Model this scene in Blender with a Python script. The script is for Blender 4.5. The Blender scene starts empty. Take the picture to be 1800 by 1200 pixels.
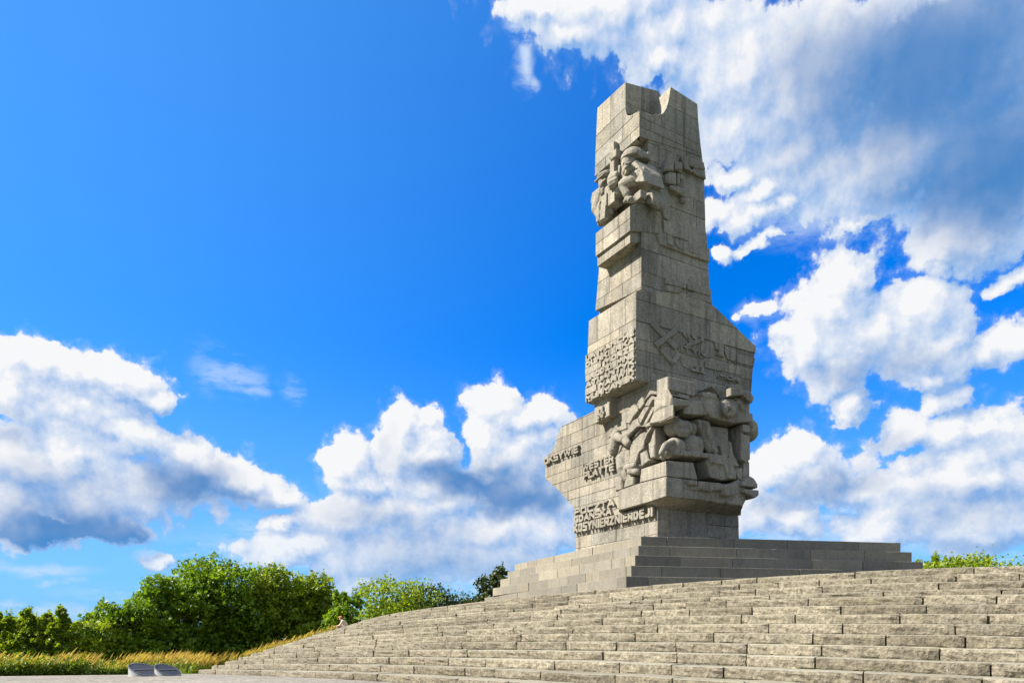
import bpy, bmesh, math, random
from math import sin, cos, pi, radians, sqrt, atan2, hypot, atan
from mathutils import Vector, noise

random.seed(7)
SC = bpy.context.scene
COL = SC.collection

# ------------------------------------------------------------------ camera
F = 1295.0            # focal length in photo pixels (photo 1800 wide)
EYE = 1.206           # eye height
HZ = 1121.28          # photo row of the horizon
cam_d = bpy.data.cameras.new('camera')
cam_d.sensor_width = 36.0
cam_d.lens = 36.0 * F / 1800.0
cam_d.shift_y = (HZ - 600.0) / 1800.0
cam_d.clip_start = 0.1
cam_d.clip_end = 6000.0
cam = bpy.data.objects.new('camera', cam_d)
cam.location = (0, 0, EYE)
cam.rotation_euler = (radians(90), 0, 0)
COL.objects.link(cam)
SC.camera = cam

# ------------------------------------------------------------------ light
SUN_EL = radians(40.0)
SUN_AZ = radians(-94.0)      # measured from +Y towards +X : the sun is to the left
sun_dir = Vector((sin(SUN_AZ) * cos(SUN_EL), cos(SUN_AZ) * cos(SUN_EL), sin(SUN_EL)))
sl = bpy.data.lights.new('sun', 'SUN')
sl.energy = 5.0
sl.angle = radians(0.53)
sl.color = (1.0, 0.93, 0.82)
so = bpy.data.objects.new('sun', sl)
so.rotation_euler = (-sun_dir).to_track_quat('-Z', 'Y').to_euler()
so.location = sun_dir * 60
COL.objects.link(so)

SC.view_settings.view_transform = 'Standard'
SC.view_settings.look = 'None'
SC.view_settings.gamma = 1.0
SC.view_settings.use_curve_mapping = False
EXPO = 1.3
SC.view_settings.exposure = EXPO

# ------------------------------------------------------------------ sky and clouds
def px2ae(px, py):
    """photo pixel -> (azimuth, elevation) of that place in the sky"""
    u = (px - 900.0) / F
    v = (HZ - py) / F
    return atan(u), atan2(v, sqrt(1 + u * u))

# cumulus puffs: (x, y, half width, half height)
PUFFS = [
 # big cloud filling the upper right
 (1060,-10,170,85),(960,10,75,38),(1010,50,70,45),(1180,60,150,75),(1150,110,70,40),(1290,120,150,100),(1430,150,210,150),(1650,120,260,200),
 (1300,200,90,70),(1400,250,130,80),(1560,270,200,130),(1740,300,190,170),(1690,420,110,66),(1640,460,60,30),
 (1290,300,50,26),(1345,325,55,26),(1275,370,40,32),(1335,372,56,30),(1390,352,34,24),(1345,428,40,13),(1500,395,40,12),(1280,440,26,16),
 (1770,500,70,24),
 # tall cumulus right of the column
 (1482,478,60,50),(1450,540,74,60),(1592,550,86,58),(1520,590,140,80),(1430,612,76,62),(1630,612,100,62),(1470,665,80,36),(1650,655,60,30),
 (1760,605,62,36),(1500,715,40,24),(1680,690,46,24),(1335,548,34,18),
 # bank low on the right
 (1400,795,72,46),(1345,830,50,46),(1460,840,90,50),(1560,850,70,40),(1600,760,80,40),(1720,760,120,50),(1560,770,40,22),(1690,850,150,70),
 (1560,920,110,50),(1720,920,130,60),(1380,910,80,36),(1330,880,40,34),(1800,820,110,80),
 # centre cumulus with two towers
 (880,705,56,40),(925,730,60,44),(872,760,60,50),(905,800,80,60),(697,735,40,38),(735,745,36,30),(690,790,46,50),(745,795,60,46),
 (612,808,42,44),(650,850,60,44),(780,860,120,56),(920,870,90,50),(700,900,120,46),(600,910,110,44),(850,930,160,46),(520,960,110,30),(940,930,70,46),
 (700,980,160,50),(860,985,120,40),(585,1000,70,40),(480,930,40,16),(620,1020,60,24),
 # cumulus at the left
 (30,640,80,46),(110,650,90,42),(200,655,80,44),(270,690,44,22),(60,700,90,44),(170,720,100,50),(-20,620,40,40),
 (240,770,90,46),(120,790,120,60),(20,800,90,60),(320,800,70,44),(380,830,66,40),(290,860,120,46),(160,870,140,60),(430,850,60,34),(470,880,50,26),(60,930,120,40),(10,880,90,60),(180,930,90,30),
 (225,940,40,15),(290,975,50,12),(15,935,24,12),
 # small shreds
 
 
]
# grey hearts and bases of the clouds: (x, y, half width, half height, strength)
GREYS = [
 (1640,120,320,210,1.0),(1760,290,210,170,1.0),(1450,100,160,90,.4),(1600,340,110,60,.3),
 (1520,650,140,36,.4),(1640,640,70,30,.3),
 (840,850,120,40,1.0),(920,880,90,36,.9),(760,835,60,30,.6),(640,900,80,30,.3),(720,940,180,40,.35),(760,1000,220,50,.5),
 (330,850,110,44,.95),(430,885,70,24,.7),(90,850,160,44,.35),(120,930,190,55,1.0),(60,960,170,40,1.0),(240,950,80,30,.8),
 (20,760,60,40,.5),(1460,850,90,30,.6),(1560,800,70,30,.4),(1380,880,90,30,.4),(1700,890,160,50,.3),(1720,965,160,24,.4),
 (690,800,30,50,.2),(905,820,60,30,.35),
]

# thin veils of high or distant cloud: (x, y, half width, half height, strength)
VEILS = [
 (405,660,60,34,.5),(430,682,40,22,.5),(505,688,26,30,.35),(408,632,22,14,.45),(930,95,30,70,.9),(905,50,40,36,.8),(948,140,16,22,.8),(960,40,40,40,.5),(360,640,50,40,.25),(1335,548,40,22,.5),(1410,385,120,44,.6),(1500,390,80,40,.5),
 (60,1068,110,16,.75),(190,1078,90,16,.7),(95,1022,22,11,.6),(140,1022,40,9,.5),(60,1000,130,14,.7),(330,1045,200,16,.5),(520,1075,260,40,.5),
 (300,975,90,22,.6),(480,935,120,20,.55),(700,985,380,75,.9),(900,1040,220,60,.8),(1500,925,330,60,.75),(1400,880,160,60,.35),(1750,985,160,30,.6),(560,1010,150,40,.5),
]

world = bpy.data.worlds.new('World')
SC.world = world
world.use_nodes = True

class NT:
    """little helper that wires shader nodes"""
    def __init__(s, tree, dim='2D'):
        s.dim = dim; s.t = tree; s.n = tree.nodes; s.l = tree.links
    def put(s, sock, v):
        if v is None: return
        if isinstance(v, bpy.types.NodeSocket): s.l.new(v, sock)
        else: sock.default_value = v
    def m(s, op, a, b=None, c=None, clamp=False):
        n = s.n.new('ShaderNodeMath'); n.operation = op; n.use_clamp = clamp
        s.put(n.inputs[0], a); s.put(n.inputs[1], b); s.put(n.inputs[2], c)
        return n.outputs[0]
    def v(s, op, a, b=None, c=None, out=0, scale=None):
        n = s.n.new('ShaderNodeVectorMath'); n.operation = op
        s.put(n.inputs[0], a); s.put(n.inputs[1], b); s.put(n.inputs[2], c)
        if scale is not None: s.put(n.inputs['Scale'], scale)
        return n.outputs[out]
    def comb(s, x, y, z):
        n = s.n.new('ShaderNodeCombineXYZ')
        for i, q in enumerate((x, y, z)): s.put(n.inputs[i], q)
        return n.outputs[0]
    def sep(s, v):
        n = s.n.new('ShaderNodeSeparateXYZ'); s.put(n.inputs[0], v); return n.outputs
    def noise(s, vec, scale, detail=4, rough=.55, lac=2.0, out='Fac', dist=0):
        n = s.n.new('ShaderNodeTexNoise'); n.noise_dimensions = s.dim; s.put(n.inputs['Vector'], vec)
        n.inputs['Scale'].default_value = scale; n.inputs['Detail'].default_value = detail
        n.inputs['Roughness'].default_value = rough; n.inputs['Lacunarity'].default_value = lac
        n.inputs['Distortion'].default_value = dist
        return n.outputs[out]
    def vor(s, vec, scale, feature='F1', detail=0, rand=1.0, smooth=None, out='Distance'):
        n = s.n.new('ShaderNodeTexVoronoi'); n.voronoi_dimensions = s.dim; n.feature = feature; s.put(n.inputs['Vector'], vec)
        n.inputs['Scale'].default_value = scale
        if 'Detail' in n.inputs: n.inputs['Detail'].default_value = detail
        n.inputs['Randomness'].default_value = rand
        if smooth is not None: n.inputs['Smoothness'].default_value = smooth
        return n.outputs[out]
    def ramp(s, f, a, b, c=0.0, d=1.0, interp='SMOOTHSTEP'):
        n = s.n.new('ShaderNodeMapRange'); n.interpolation_type = interp; n.clamp = True
        s.put(n.inputs['Value'], f)
        for k, q in (('From Min', a), ('From Max', b), ('To Min', c), ('To Max', d)): s.put(n.inputs[k], q)
        return n.outputs[0]
    def mix(s, f, a, b, mode='MIX'):
        n = s.n.new('ShaderNodeMix'); n.data_type = 'RGBA'; n.blend_type = mode
        s.put(n.inputs[0], f); s.put(n.inputs[6], a); s.put(n.inputs[7], b)
        return n.outputs[2]

def blob_list(lst, az0, az1, el0, el1, pad):
    out = []
    for b in lst:
        a, e = px2ae(b[0], b[1]); ka = cos(a) ** 2 / F; ke = cos(e) ** 2 * cos(a) / F
        rx, ry = b[2] * ka, b[3] * ke
        mx, my = rx * pad + .035, ry * pad + .035
        if a + mx > az0 and a - mx < az1 and e + my > el0 and e - my < el1:
            out.append((a, e, rx, ry) + tuple(b[4:]))
    return out

def cloud_group(puffs):
    g = bpy.data.node_groups.new('CloudThickness', 'ShaderNodeTree')
    g.interface.new_socket('Place', in_out='INPUT', socket_type='NodeSocketVector')
    g.interface.new_socket('Thick', in_out='OUTPUT', socket_type='NodeSocketFloat')
    g.interface.new_socket('Body', in_out='OUTPUT', socket_type='NodeSocketFloat')
    T = NT(g); gi = g.nodes.new('NodeGroupInput'); go = g.nodes.new('NodeGroupOutput')
    P = gi.outputs[0]
    w1 = T.noise(P, 9, 2, out='Color'); w2 = T.noise(P, 45, 3, .6, out='Color')
    if puffs is None:       # unseen sky outside the view: cumulus cover raised to brighten and neutralise the shade
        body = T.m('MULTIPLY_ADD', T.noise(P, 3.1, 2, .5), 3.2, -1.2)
    else:
        W = T.v('MULTIPLY_ADD', T.v('SUBTRACT', w1, (.5, .5, .5)), (.075, .055, 0), P)
        W = T.v('MULTIPLY_ADD', T.v('SUBTRACT', w2, (.5, .5, .5)), (.026, .022, 0), W)
        best = None
        for (a, e, rx, ry) in puffs:
            ix, iy = 1 / (rx * 1.10), 1 / (ry * 1.10)
            q = T.v('LENGTH', T.v('MULTIPLY_ADD', W, (ix, iy, 0), (-a * ix, -e * iy, 0)), out=1)
            best = q if best is None else T.m('SMOOTH_MIN', best, q, .22)
        body = T.m('SUBTRACT', 1.0, best if best is not None else 3.0)
    fb = T.noise(P, 26, 6, .62)
    bi = T.vor(T.v('MULTIPLY_ADD', w2, (.03, .03, 0), P), 34, 'SMOOTH_F1', smooth=.5)
    b2 = T.vor(T.v('MULTIPLY_ADD', w2, (.02, .02, 0), P), 85, 'F1')
    bb = T.m('MULTIPLY_ADD', T.m('MAXIMUM', body, 0.0), .9, body)      # solid hearts, frayed rims
    th = T.m('MULTIPLY_ADD', T.m('SUBTRACT', fb, .5), 1.30, bb)
    th = T.m('MULTIPLY_ADD', T.m('SUBTRACT', .40, bi), .55, th)
    th = T.m('MULTIPLY_ADD', T.m('SUBTRACT', .42, b2), .16, th)
    T.l.new(th, go.inputs[0]); T.l.new(body, go.inputs[1])
    return g

WS = 0.05   # background strength
K = 1 / (WS * 2 ** EXPO)   # cloud colours are given as they look in the exposed picture
def cc(r, g, b): return (r * K, g * K, b * K, 1)

def build_world():
    t = world.node_tree; t.nodes.clear(); T = NT(t)
    tc = t.nodes.new('ShaderNodeTexCoord'); D = T.v('NORMALIZE', tc.outputs['Generated'])
    x, y, z = T.sep(D)
    az = T.m('ARCTAN2', x, y); el = T.m('ARCSINE', z)
    P = T.comb(az, el, 0.0)
    sky = t.nodes.new('ShaderNodeTexSky'); sky.sky_type = 'NISHITA'; sky.sun_disc = False
    sky.sun_elevation = SUN_EL; sky.sun_rotation = SUN_AZ
    sky.air_density = 1.0; sky.dust_density = .35; sky.ozone_density = 4.0
    hs = t.nodes.new('ShaderNodeHueSaturation'); hs.inputs['Saturation'].default_value = SKY_SAT
    T.l.new(sky.outputs[0], hs.inputs['Color'])
    blue = T.mix(1.0, hs.outputs[0], SKY_TINT, 'MULTIPLY')
    glow = T.v('DOT_PRODUCT', D, tuple(sun_dir), out=1)                            # brighter air towards the sun
    blue = T.mix(T.ramp(glow, .12, 1.0, 0, .75, 'LINEAR'), blue, cc(.15, .50, 1.02))
    low = T.ramp(el, -.02, .40)
    blue = T.mix(T.m('MULTIPLY_ADD', low, -.88, .88), blue, cc(.25, .53, .93))     # pale air near the horizon

    def background(T, col):
        bg = T.n.new('ShaderNodeBackground'); bg.inputs['Strength'].default_value = WS
        T.l.new(col, bg.inputs['Color']); return bg.outputs[0]
    clear = []
    def leaf(puffs, greys, veils=()):
        if puffs is not None and not puffs and not veils:
            if not clear: clear.append(background(T, blue))
            return clear[0]
        grp = cloud_group(puffs)
        g = bpy.data.node_groups.new('CloudPatch', 'ShaderNodeTree')
        g.interface.new_socket('Place', in_out='INPUT', socket_type='NodeSocketVector')
        g.interface.new_socket('Air', in_out='INPUT', socket_type='NodeSocketColor')
        g.interface.new_socket('Sky', in_out='OUTPUT', socket_type='NodeSocketShader')
        L = NT(g); gi = g.nodes.new('NodeGroupInput'); go = g.nodes.new('NodeGroupOutput')
        P_ = gi.outputs[0]
        def H(off):
            n = g.nodes.new('ShaderNodeGroup'); n.node_tree = grp
            L.l.new(L.v('ADD', P_, off) if off else P_, n.inputs[0]); return n.outputs
        h0, body = H(None); h1 = H((-.010, .010, 0))[0]; h2 = H((-.030, .036, 0))[0]
        alpha = L.ramp(h0, -.06, .30)
        lit = L.m('ADD', L.m('MULTIPLY', L.m('SUBTRACT', h0, h1), 0.60), L.m('MULTIPLY', L.m('SUBTRACT', h0, h2), .58))
        lit = L.ramp(lit, LIT0, LIT1, 0, 1, 'LINEAR')
        cl = L.mix(lit, cc(*CL_DARK), cc(*CL_LIT))
        if greys:
            gs = None
            wn = L.noise(P_, 14, 3, .6, out='Color')
            Wg = L.v('MULTIPLY_ADD', L.v('SUBTRACT', wn, (.5, .5, .5)), (.09, .05, 0), P_)
            for (a, e, rx, ry, s) in greys:
                ix, iy = 1 / rx, 1 / ry
                q = L.v('LENGTH', L.v('MULTIPLY_ADD', Wg, (ix, iy, 0), (-a * ix, -e * iy, 0)), out=1)
                q = L.m('MULTIPLY', L.ramp(q, 1.3, .15), s)
                gs = q if gs is None else L.m('ADD', gs, L.m('MULTIPLY', q, L.m('SUBTRACT', 1.0, gs)))
            grey = L.m('MULTIPLY', gs, L.m('MULTIPLY', L.ramp(h0, .0, .8), L.ramp(body, -.05, .45)))
            cl = L.mix(L.m('MULTIPLY', grey, .92), cl, cc(*CL_GREY))
        a2 = L.m('MAXIMUM', alpha, L.m('MULTIPLY', L.ramp(h0, -.30, .25), .22))
        a2 = L.m('MULTIPLY', a2, L.m('MULTIPLY_ADD', L.ramp(L.sep(P_)[1], .0, .16), .35, .65))
        outc = L.mix(a2, gi.outputs[1], cl)
        if veils:
            vs_ = None
            wn = L.noise(P_, 11, 3, .6, out='Color')
            Wg = L.v('MULTIPLY_ADD', L.v('SUBTRACT', wn, (.5, .5, .5)), (.10, .035, 0), P_)
            for (a, e, rx, ry, s) in veils:
                ix, iy = 1 / rx, 1 / ry
                q = L.v('LENGTH', L.v('MULTIPLY_ADD', Wg, (ix, iy, 0), (-a * ix, -e * iy, 0)), out=1)
                q = L.m('MULTIPLY', L.ramp(q, 1.3, .1), s)
                vs_ = q if vs_ is None else L.m('MAXIMUM', vs_, q)
            st = L.noise(L.v('MULTIPLY', P_, (14, 42, 0)), 1.0, 5, .65)
            vs_ = L.m('MULTIPLY', vs_, L.m('MULTIPLY', L.ramp(st, .34, .62), L.m('SUBTRACT', 1.0, L.m('MULTIPLY', alpha, .75))))
            outc = L.mix(vs_, outc, cc(.62, .76, .95))
        L.l.new(background(L, outc), go.inputs[0])
        n = t.nodes.new('ShaderNodeGroup'); n.node_tree = g
        T.l.new(P, n.inputs[0]); T.l.new(blue, n.inputs[1])
        return n.outputs[0]
    def cut(a0, a1, e0, e1, na, ne):
        if na == 1 and ne == 1:
            return leaf(blob_list(PUFFS, a0, a1, e0, e1, 1.6), blob_list(GREYS, a0, a1, e0, e1, 1.3), blob_list(VEILS, a0, a1, e0, e1, 1.3))
        ms = t.nodes.new('ShaderNodeMixShader')
        if na >= ne:
            h = na // 2; c = a0 + (a1 - a0) * h / na
            T.l.new(T.m('GREATER_THAN', az, c), ms.inputs[0])
            lo, hi = cut(a0, c, e0, e1, h, ne), cut(c, a1, e0, e1, na - h, ne)
        else:
            h = ne // 2; c = e0 + (e1 - e0) * h / ne
            T.l.new(T.m('GREATER_THAN', el, c), ms.inputs[0])
            lo, hi = cut(a0, a1, e0, c, na, h), cut(a0, a1, c, e1, na, ne - h)
        T.l.new(lo, ms.inputs[1]); T.l.new(hi, ms.inputs[2])
        return ms.outputs[0]
    inside = cut(-.66, .66, -.02, .80, 10, 6)
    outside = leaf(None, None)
    ina = T.m('LESS_THAN', T.m('ABSOLUTE', az), .66)
    ine = T.m('LESS_THAN', el, .80)
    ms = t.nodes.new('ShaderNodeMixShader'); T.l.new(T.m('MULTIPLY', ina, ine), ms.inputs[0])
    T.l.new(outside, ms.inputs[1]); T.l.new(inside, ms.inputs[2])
    wo = t.nodes.new('ShaderNodeOutputWorld'); T.l.new(ms.outputs[0], wo.inputs['Surface'])
SKY_SAT = 1.6; SKY_TINT = (.30, 1.42, 2.05, 1)
CL_DARK = (.27, .47, .82); CL_LIT = (.93, .94, .96); CL_GREY = (.045, .22, .56)
LIT0, LIT1 = -.95, .78
build_world()
world.cycles.sampling_method = 'MANUAL'; world.cycles.sample_map_resolution = 256

# ================================================================== helpers
def tag(o, label=None, cat=None, group=None, kind=None):
    if label: o['label'] = label
    if cat: o['category'] = cat
    if group: o['group'] = group
    if kind: o['kind'] = kind
    return o

WLOC = {}
def mesh_obj(name, verts, faces, mat, parent=None, smooth=False, origin=None, mats=None, fmat=None):
    """one mesh object; verts are world coordinates, origin defaults to the middle of its footprint"""
    vs = [Vector(v) for v in verts]
    if origin is None:
        n = len(vs); mn = [min(v[i] for v in vs) for i in range(3)]; mx = [max(v[i] for v in vs) for i in range(3)]
        origin = Vector(((mn[0] + mx[0]) / 2, (mn[1] + mx[1]) / 2, mn[2]))
    origin = Vector(origin)
    me = bpy.data.meshes.new(name)
    me.from_pydata([tuple(v - origin) for v in vs], [], faces)
    for mm in (mats or [mat]): me.materials.append(mm)
    if fmat:
        me.polygons.foreach_set('material_index', fmat)
    if smooth:
        me.polygons.foreach_set('use_smooth', [True] * len(me.polygons))
    me.update()
    o = bpy.data.objects.new(name, me); COL.objects.link(o)
    pl = WLOC.get(parent.name, Vector((0, 0, 0))) if parent else Vector((0, 0, 0))
    if parent: o.parent = parent
    o.location = origin - pl
    WLOC[o.name] = origin
    return o

def empty(name, loc, label=None, cat=None, group=None, kind=None, parent=None):
    o = bpy.data.objects.new(name, None); COL.objects.link(o)
    pl = WLOC.get(parent.name) if parent else Vector((0, 0, 0))
    if parent: o.parent = parent
    o.location = Vector(loc) - pl; WLOC[o.name] = Vector(loc)
    o.empty_display_size = .5
    return tag(o, label, cat, group, kind)

# ================================================================== materials
def new_mat(name, rough=.9, spec=.25):
    m = bpy.data.materials.new(name); m.use_nodes = True
    t = m.node_tree; b = t.nodes['Principled BSDF']
    b.inputs['Roughness'].default_value = rough
    b.inputs['Specular IOR Level'].default_value = spec
    return m, NT(t, '3D'), b

def granite(name, base, warm, grain=.55, stain=.5, bump=.35, scale=1.0, tone=.16, moss=0.0, lichen=0.0, speck=.7):
    m, T, b = new_mat(name)
    g = T.n.new('ShaderNodeNewGeometry'); P = g.outputs['Position']
    oi = T.n.new('ShaderNodeObjectInfo'); R = oi.outputs['Random']
    fine = T.noise(P, 26 * scale, 3, .7); mid = T.noise(P, 7 * scale, 4, .65); big = T.noise(P, .7 * scale, 4, .6)
    col = T.mix(T.ramp(R, 0, 1, 0, 1, 'LINEAR'), base, warm)
    # per stone lightness
    k = T.m('MULTIPLY_ADD', T.m('FRACT', T.m('MULTIPLY', R, 91.7)), 2 * tone, 1 - tone)
    k = T.m('MULTIPLY', k, T.ramp(fine, .25, .75, 1 - grain * .55, 1 + grain * .45, 'LINEAR'))
    k = T.m('MULTIPLY', k, T.ramp(mid, .3, .7, 1 - grain * .22, 1 + grain * .18, 'LINEAR'))
    k = T.m('MULTIPLY', k, T.ramp(big, .3, .7, 1 - stain * .25, 1 + stain * .15, 'LINEAR'))
    # rain streaks
    sv = T.v('MULTIPLY', P, (5, 5, .35)); st = T.noise(sv, .6, 4, .62)
    k = T.m('MULTIPLY', k, T.ramp(st, .50, .74, 1, 1 - stain * .40, 'LINEAR'))
    # dark mineral specks
    sp = T.vor(P, 30 * scale, 'F1')
    k = T.m('MULTIPLY', k, T.ramp(sp, .10, .30, 1 - grain * speck, 1, 'LINEAR'))
    col = T.mix(1.0, col, T.comb(k, k, k), 'MULTIPLY')
    if lichen:
        col = T.mix(T.m('MULTIPLY', T.ramp(T.noise(P, 2.3, 5, .7), .56, .72), lichen), col, (.16, .15, .08, 1))
    if moss:
        up = T.sep(g.outputs['Normal'])[2]
        mm = T.m('MULTIPLY', T.ramp(T.noise(P, 1.1, 5, .7), .58, .68), moss)
        col = T.mix(mm, col, (.14, .15, .03, 1))
    T.l.new(col, b.inputs['Base Color'])
    bp = T.n.new('ShaderNodeBump'); bp.inputs['Strength'].default_value = bump; bp.inputs['Distance'].default_value = .04
    hgt = T.m('ADD', T.m('MULTIPLY', fine, .5), T.m('ADD', mid, T.m('MULTIPLY', T.ramp(sp, .05, .35), .5 * speck)))
    T.l.new(hgt, bp.inputs['Height']); T.l.new(bp.outputs[0], b.inputs['Normal'])
    return m

M_STONE = granite('granite_monument', (.222, .210, .180, 1), (.288, .256, .200, 1), grain=.80, stain=1.25, bump=.5, scale=.55, tone=.15)
M_CARVE = granite('granite_carved', (.252, .232, .190, 1), (.264, .240, .194, 1), grain=.75, stain=1.2, bump=.5, scale=.55, tone=.04)
M_PLAT = granite('granite_platform', (.165, .155, .130, 1), (.245, .218, .165, 1), grain=.45, stain=.45, bump=.3, scale=.7, tone=.14)
M_CORE = granite('mortar', (.07, .065, .05, 1), (.07, .065, .05, 1), grain=.3, bump=.2)
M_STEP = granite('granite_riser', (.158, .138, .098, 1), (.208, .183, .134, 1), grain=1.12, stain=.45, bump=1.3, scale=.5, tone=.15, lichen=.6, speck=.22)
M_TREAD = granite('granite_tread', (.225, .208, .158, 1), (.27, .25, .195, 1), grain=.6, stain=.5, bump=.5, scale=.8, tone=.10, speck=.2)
M_SOIL = granite('step_bed', (.10, .09, .05, 1), (.10, .09, .05, 1), grain=.5, bump=.5, moss=1.0)
M_PAVE = granite('granite_paving', (.24, .215, .18, 1), (.28, .255, .215, 1), grain=1.1, stain=.9, bump=.8, scale=.25)

def simple(name, col, rough=.8, var=.25, scale=8, bump=0, metal=0, spec=.3):
    m, T, b = new_mat(name, rough, spec)
    g = T.n.new('ShaderNodeNewGeometry')
    k = T.ramp(T.noise(g.outputs['Position'], scale, 4, .6), .3, .7, 1 - var, 1 + var, 'LINEAR')
    T.l.new(T.mix(1.0, col, T.comb(k, k, k), 'MULTIPLY'), b.inputs['Base Color'])
    b.inputs['Metallic'].default_value = metal
    if bump:
        bp = T.n.new('ShaderNodeBump'); bp.inputs['Strength'].default_value = bump
        T.l.new(T.noise(g.outputs['Position'], scale * 3, 3), bp.inputs['Height']); T.l.new(bp.outputs[0], b.inputs['Normal'])
    return m

# ================================================================== the mound
CC = (18.75, 37.5)                # centre of the mound
D0 = atan2(-CC[0], -CC[1])        # bearing of the camera seen from that centre
SCL = 1.25
RP = (16.76379059, -6.34844211, 4.07953307, 9.02818681, -4.36849921)
TREAD = .56272076 * SCL; RISE = .17 * SCL; THIN = .04213261 * SCL
Z1, Z2 = .36383562, -.71968635
TH0, TH1 = -.38, 1.40
def _poly(th): return SCL * sum(c * th ** i for i, c in enumerate(RP))
def _dz(th): return SCL * (Z1 * th + Z2 * th * th)
def wrap(th): return (th + pi) % (2 * pi) - pi
def _around(th, f):
    if TH0 <= th <= TH1: return f(th)
    span = 2 * pi - (TH1 - TH0)
    q = (th - TH1) % (2 * pi) / span
    q = q * q * (3 - 2 * q)
    return f(TH1) * (1 - q) + f(TH0) * q
def R0(th): return _around(wrap(th), _poly)
def dz(th): return _around(wrap(th), _dz)
def polar(th, R): return CC[0] + R * sin(th + D0), CC[1] + R * cos(th + D0)
def z_top(k, th):     # upper surface of step k (0 = the highest)
    return (14 - k) * RISE - (THIN if k <= 3 else 0) + dz(th)
def theta(x, y): return wrap(atan2(x - CC[0], y - CC[1]) - D0)
def ground_z(x, y): return dz(theta(x, y))

# ------------------------------------------------------------------ ground
def build_ground():
    vs, fs = [], []
    nth = 144
    Rs = [15, 25, 32, 40, 50, 62, 80, 110, 160, 250, 420, 900, 2600]
    for R in Rs:
        for i in range(nth):
            th = 2 * pi * i / nth; x, y = polar(th, R)
            w = 1 / (1 + (max(R - 60, 0) / 120) ** 2)
            vs.append((x, y, dz(th) * w - .8 * (1 - w) - .02))
    for j in range(len(Rs) - 1):
        for i in range(nth):
            a = j * nth + i; b = j * nth + (i + 1) % nth
            fs.append((a, a + nth, b + nth, b))
    m = simple('meadow_soil', (.10, .13, .035, 1), .95, .4, .8)
    return tag(mesh_obj('ground', vs, fs, m, smooth=True, origin=(CC[0], CC[1], 0)), kind='structure')
build_ground()

def build_pavement():
    """granite apron in front of the stairs; its far edge runs off to the left"""
    edge = [(-17.6, 42.0), (-16.3, 36.5), (-15.6, 33.4), (-20.7, 30.2), (-34, 22.5), (-60, 8), (-90, -8)]
    def re(th):
        dx, dy = sin(th + D0), cos(th + D0); best = 70.0
        for (x0, y0), (x1, y1) in zip(edge, edge[1:]):
            ex, ey = x1 - x0, y1 - y0; den = dx * ey - dy * ex
            if abs(den) < 1e-9: continue
            t = ((x0 - CC[0]) * ey - (y0 - CC[1]) * ex) / den
            u = ((x0 - CC[0]) * dy - (y0 - CC[1]) * dx) / den
            if 0 <= u <= 1 and t > 0: best = min(best, t)
        return best
    vs, fs = [], []; n = 150; nr = 14
    for i in range(n + 1):
        th = -.9 + (1.235 + .9) * i / n
        r0 = R0(th) + 13 * TREAD - .1; r1 = max(re(th), r0 + .15)
        for j in range(nr + 1):
            R = r0 + (r1 - r0) * (j / nr) ** 1.3; x, y = polar(th, R)
            vs.append((x, y, dz(th) + .012))
    for i in range(n):
        for j in range(nr):
            a = i * (nr + 1) + j; fs.append((a, a + nr + 1, a + nr + 2, a + 1))
    return tag(mesh_obj('pavement', vs, fs, M_PAVE, smooth=True), kind='structure')
build_pavement()

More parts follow.
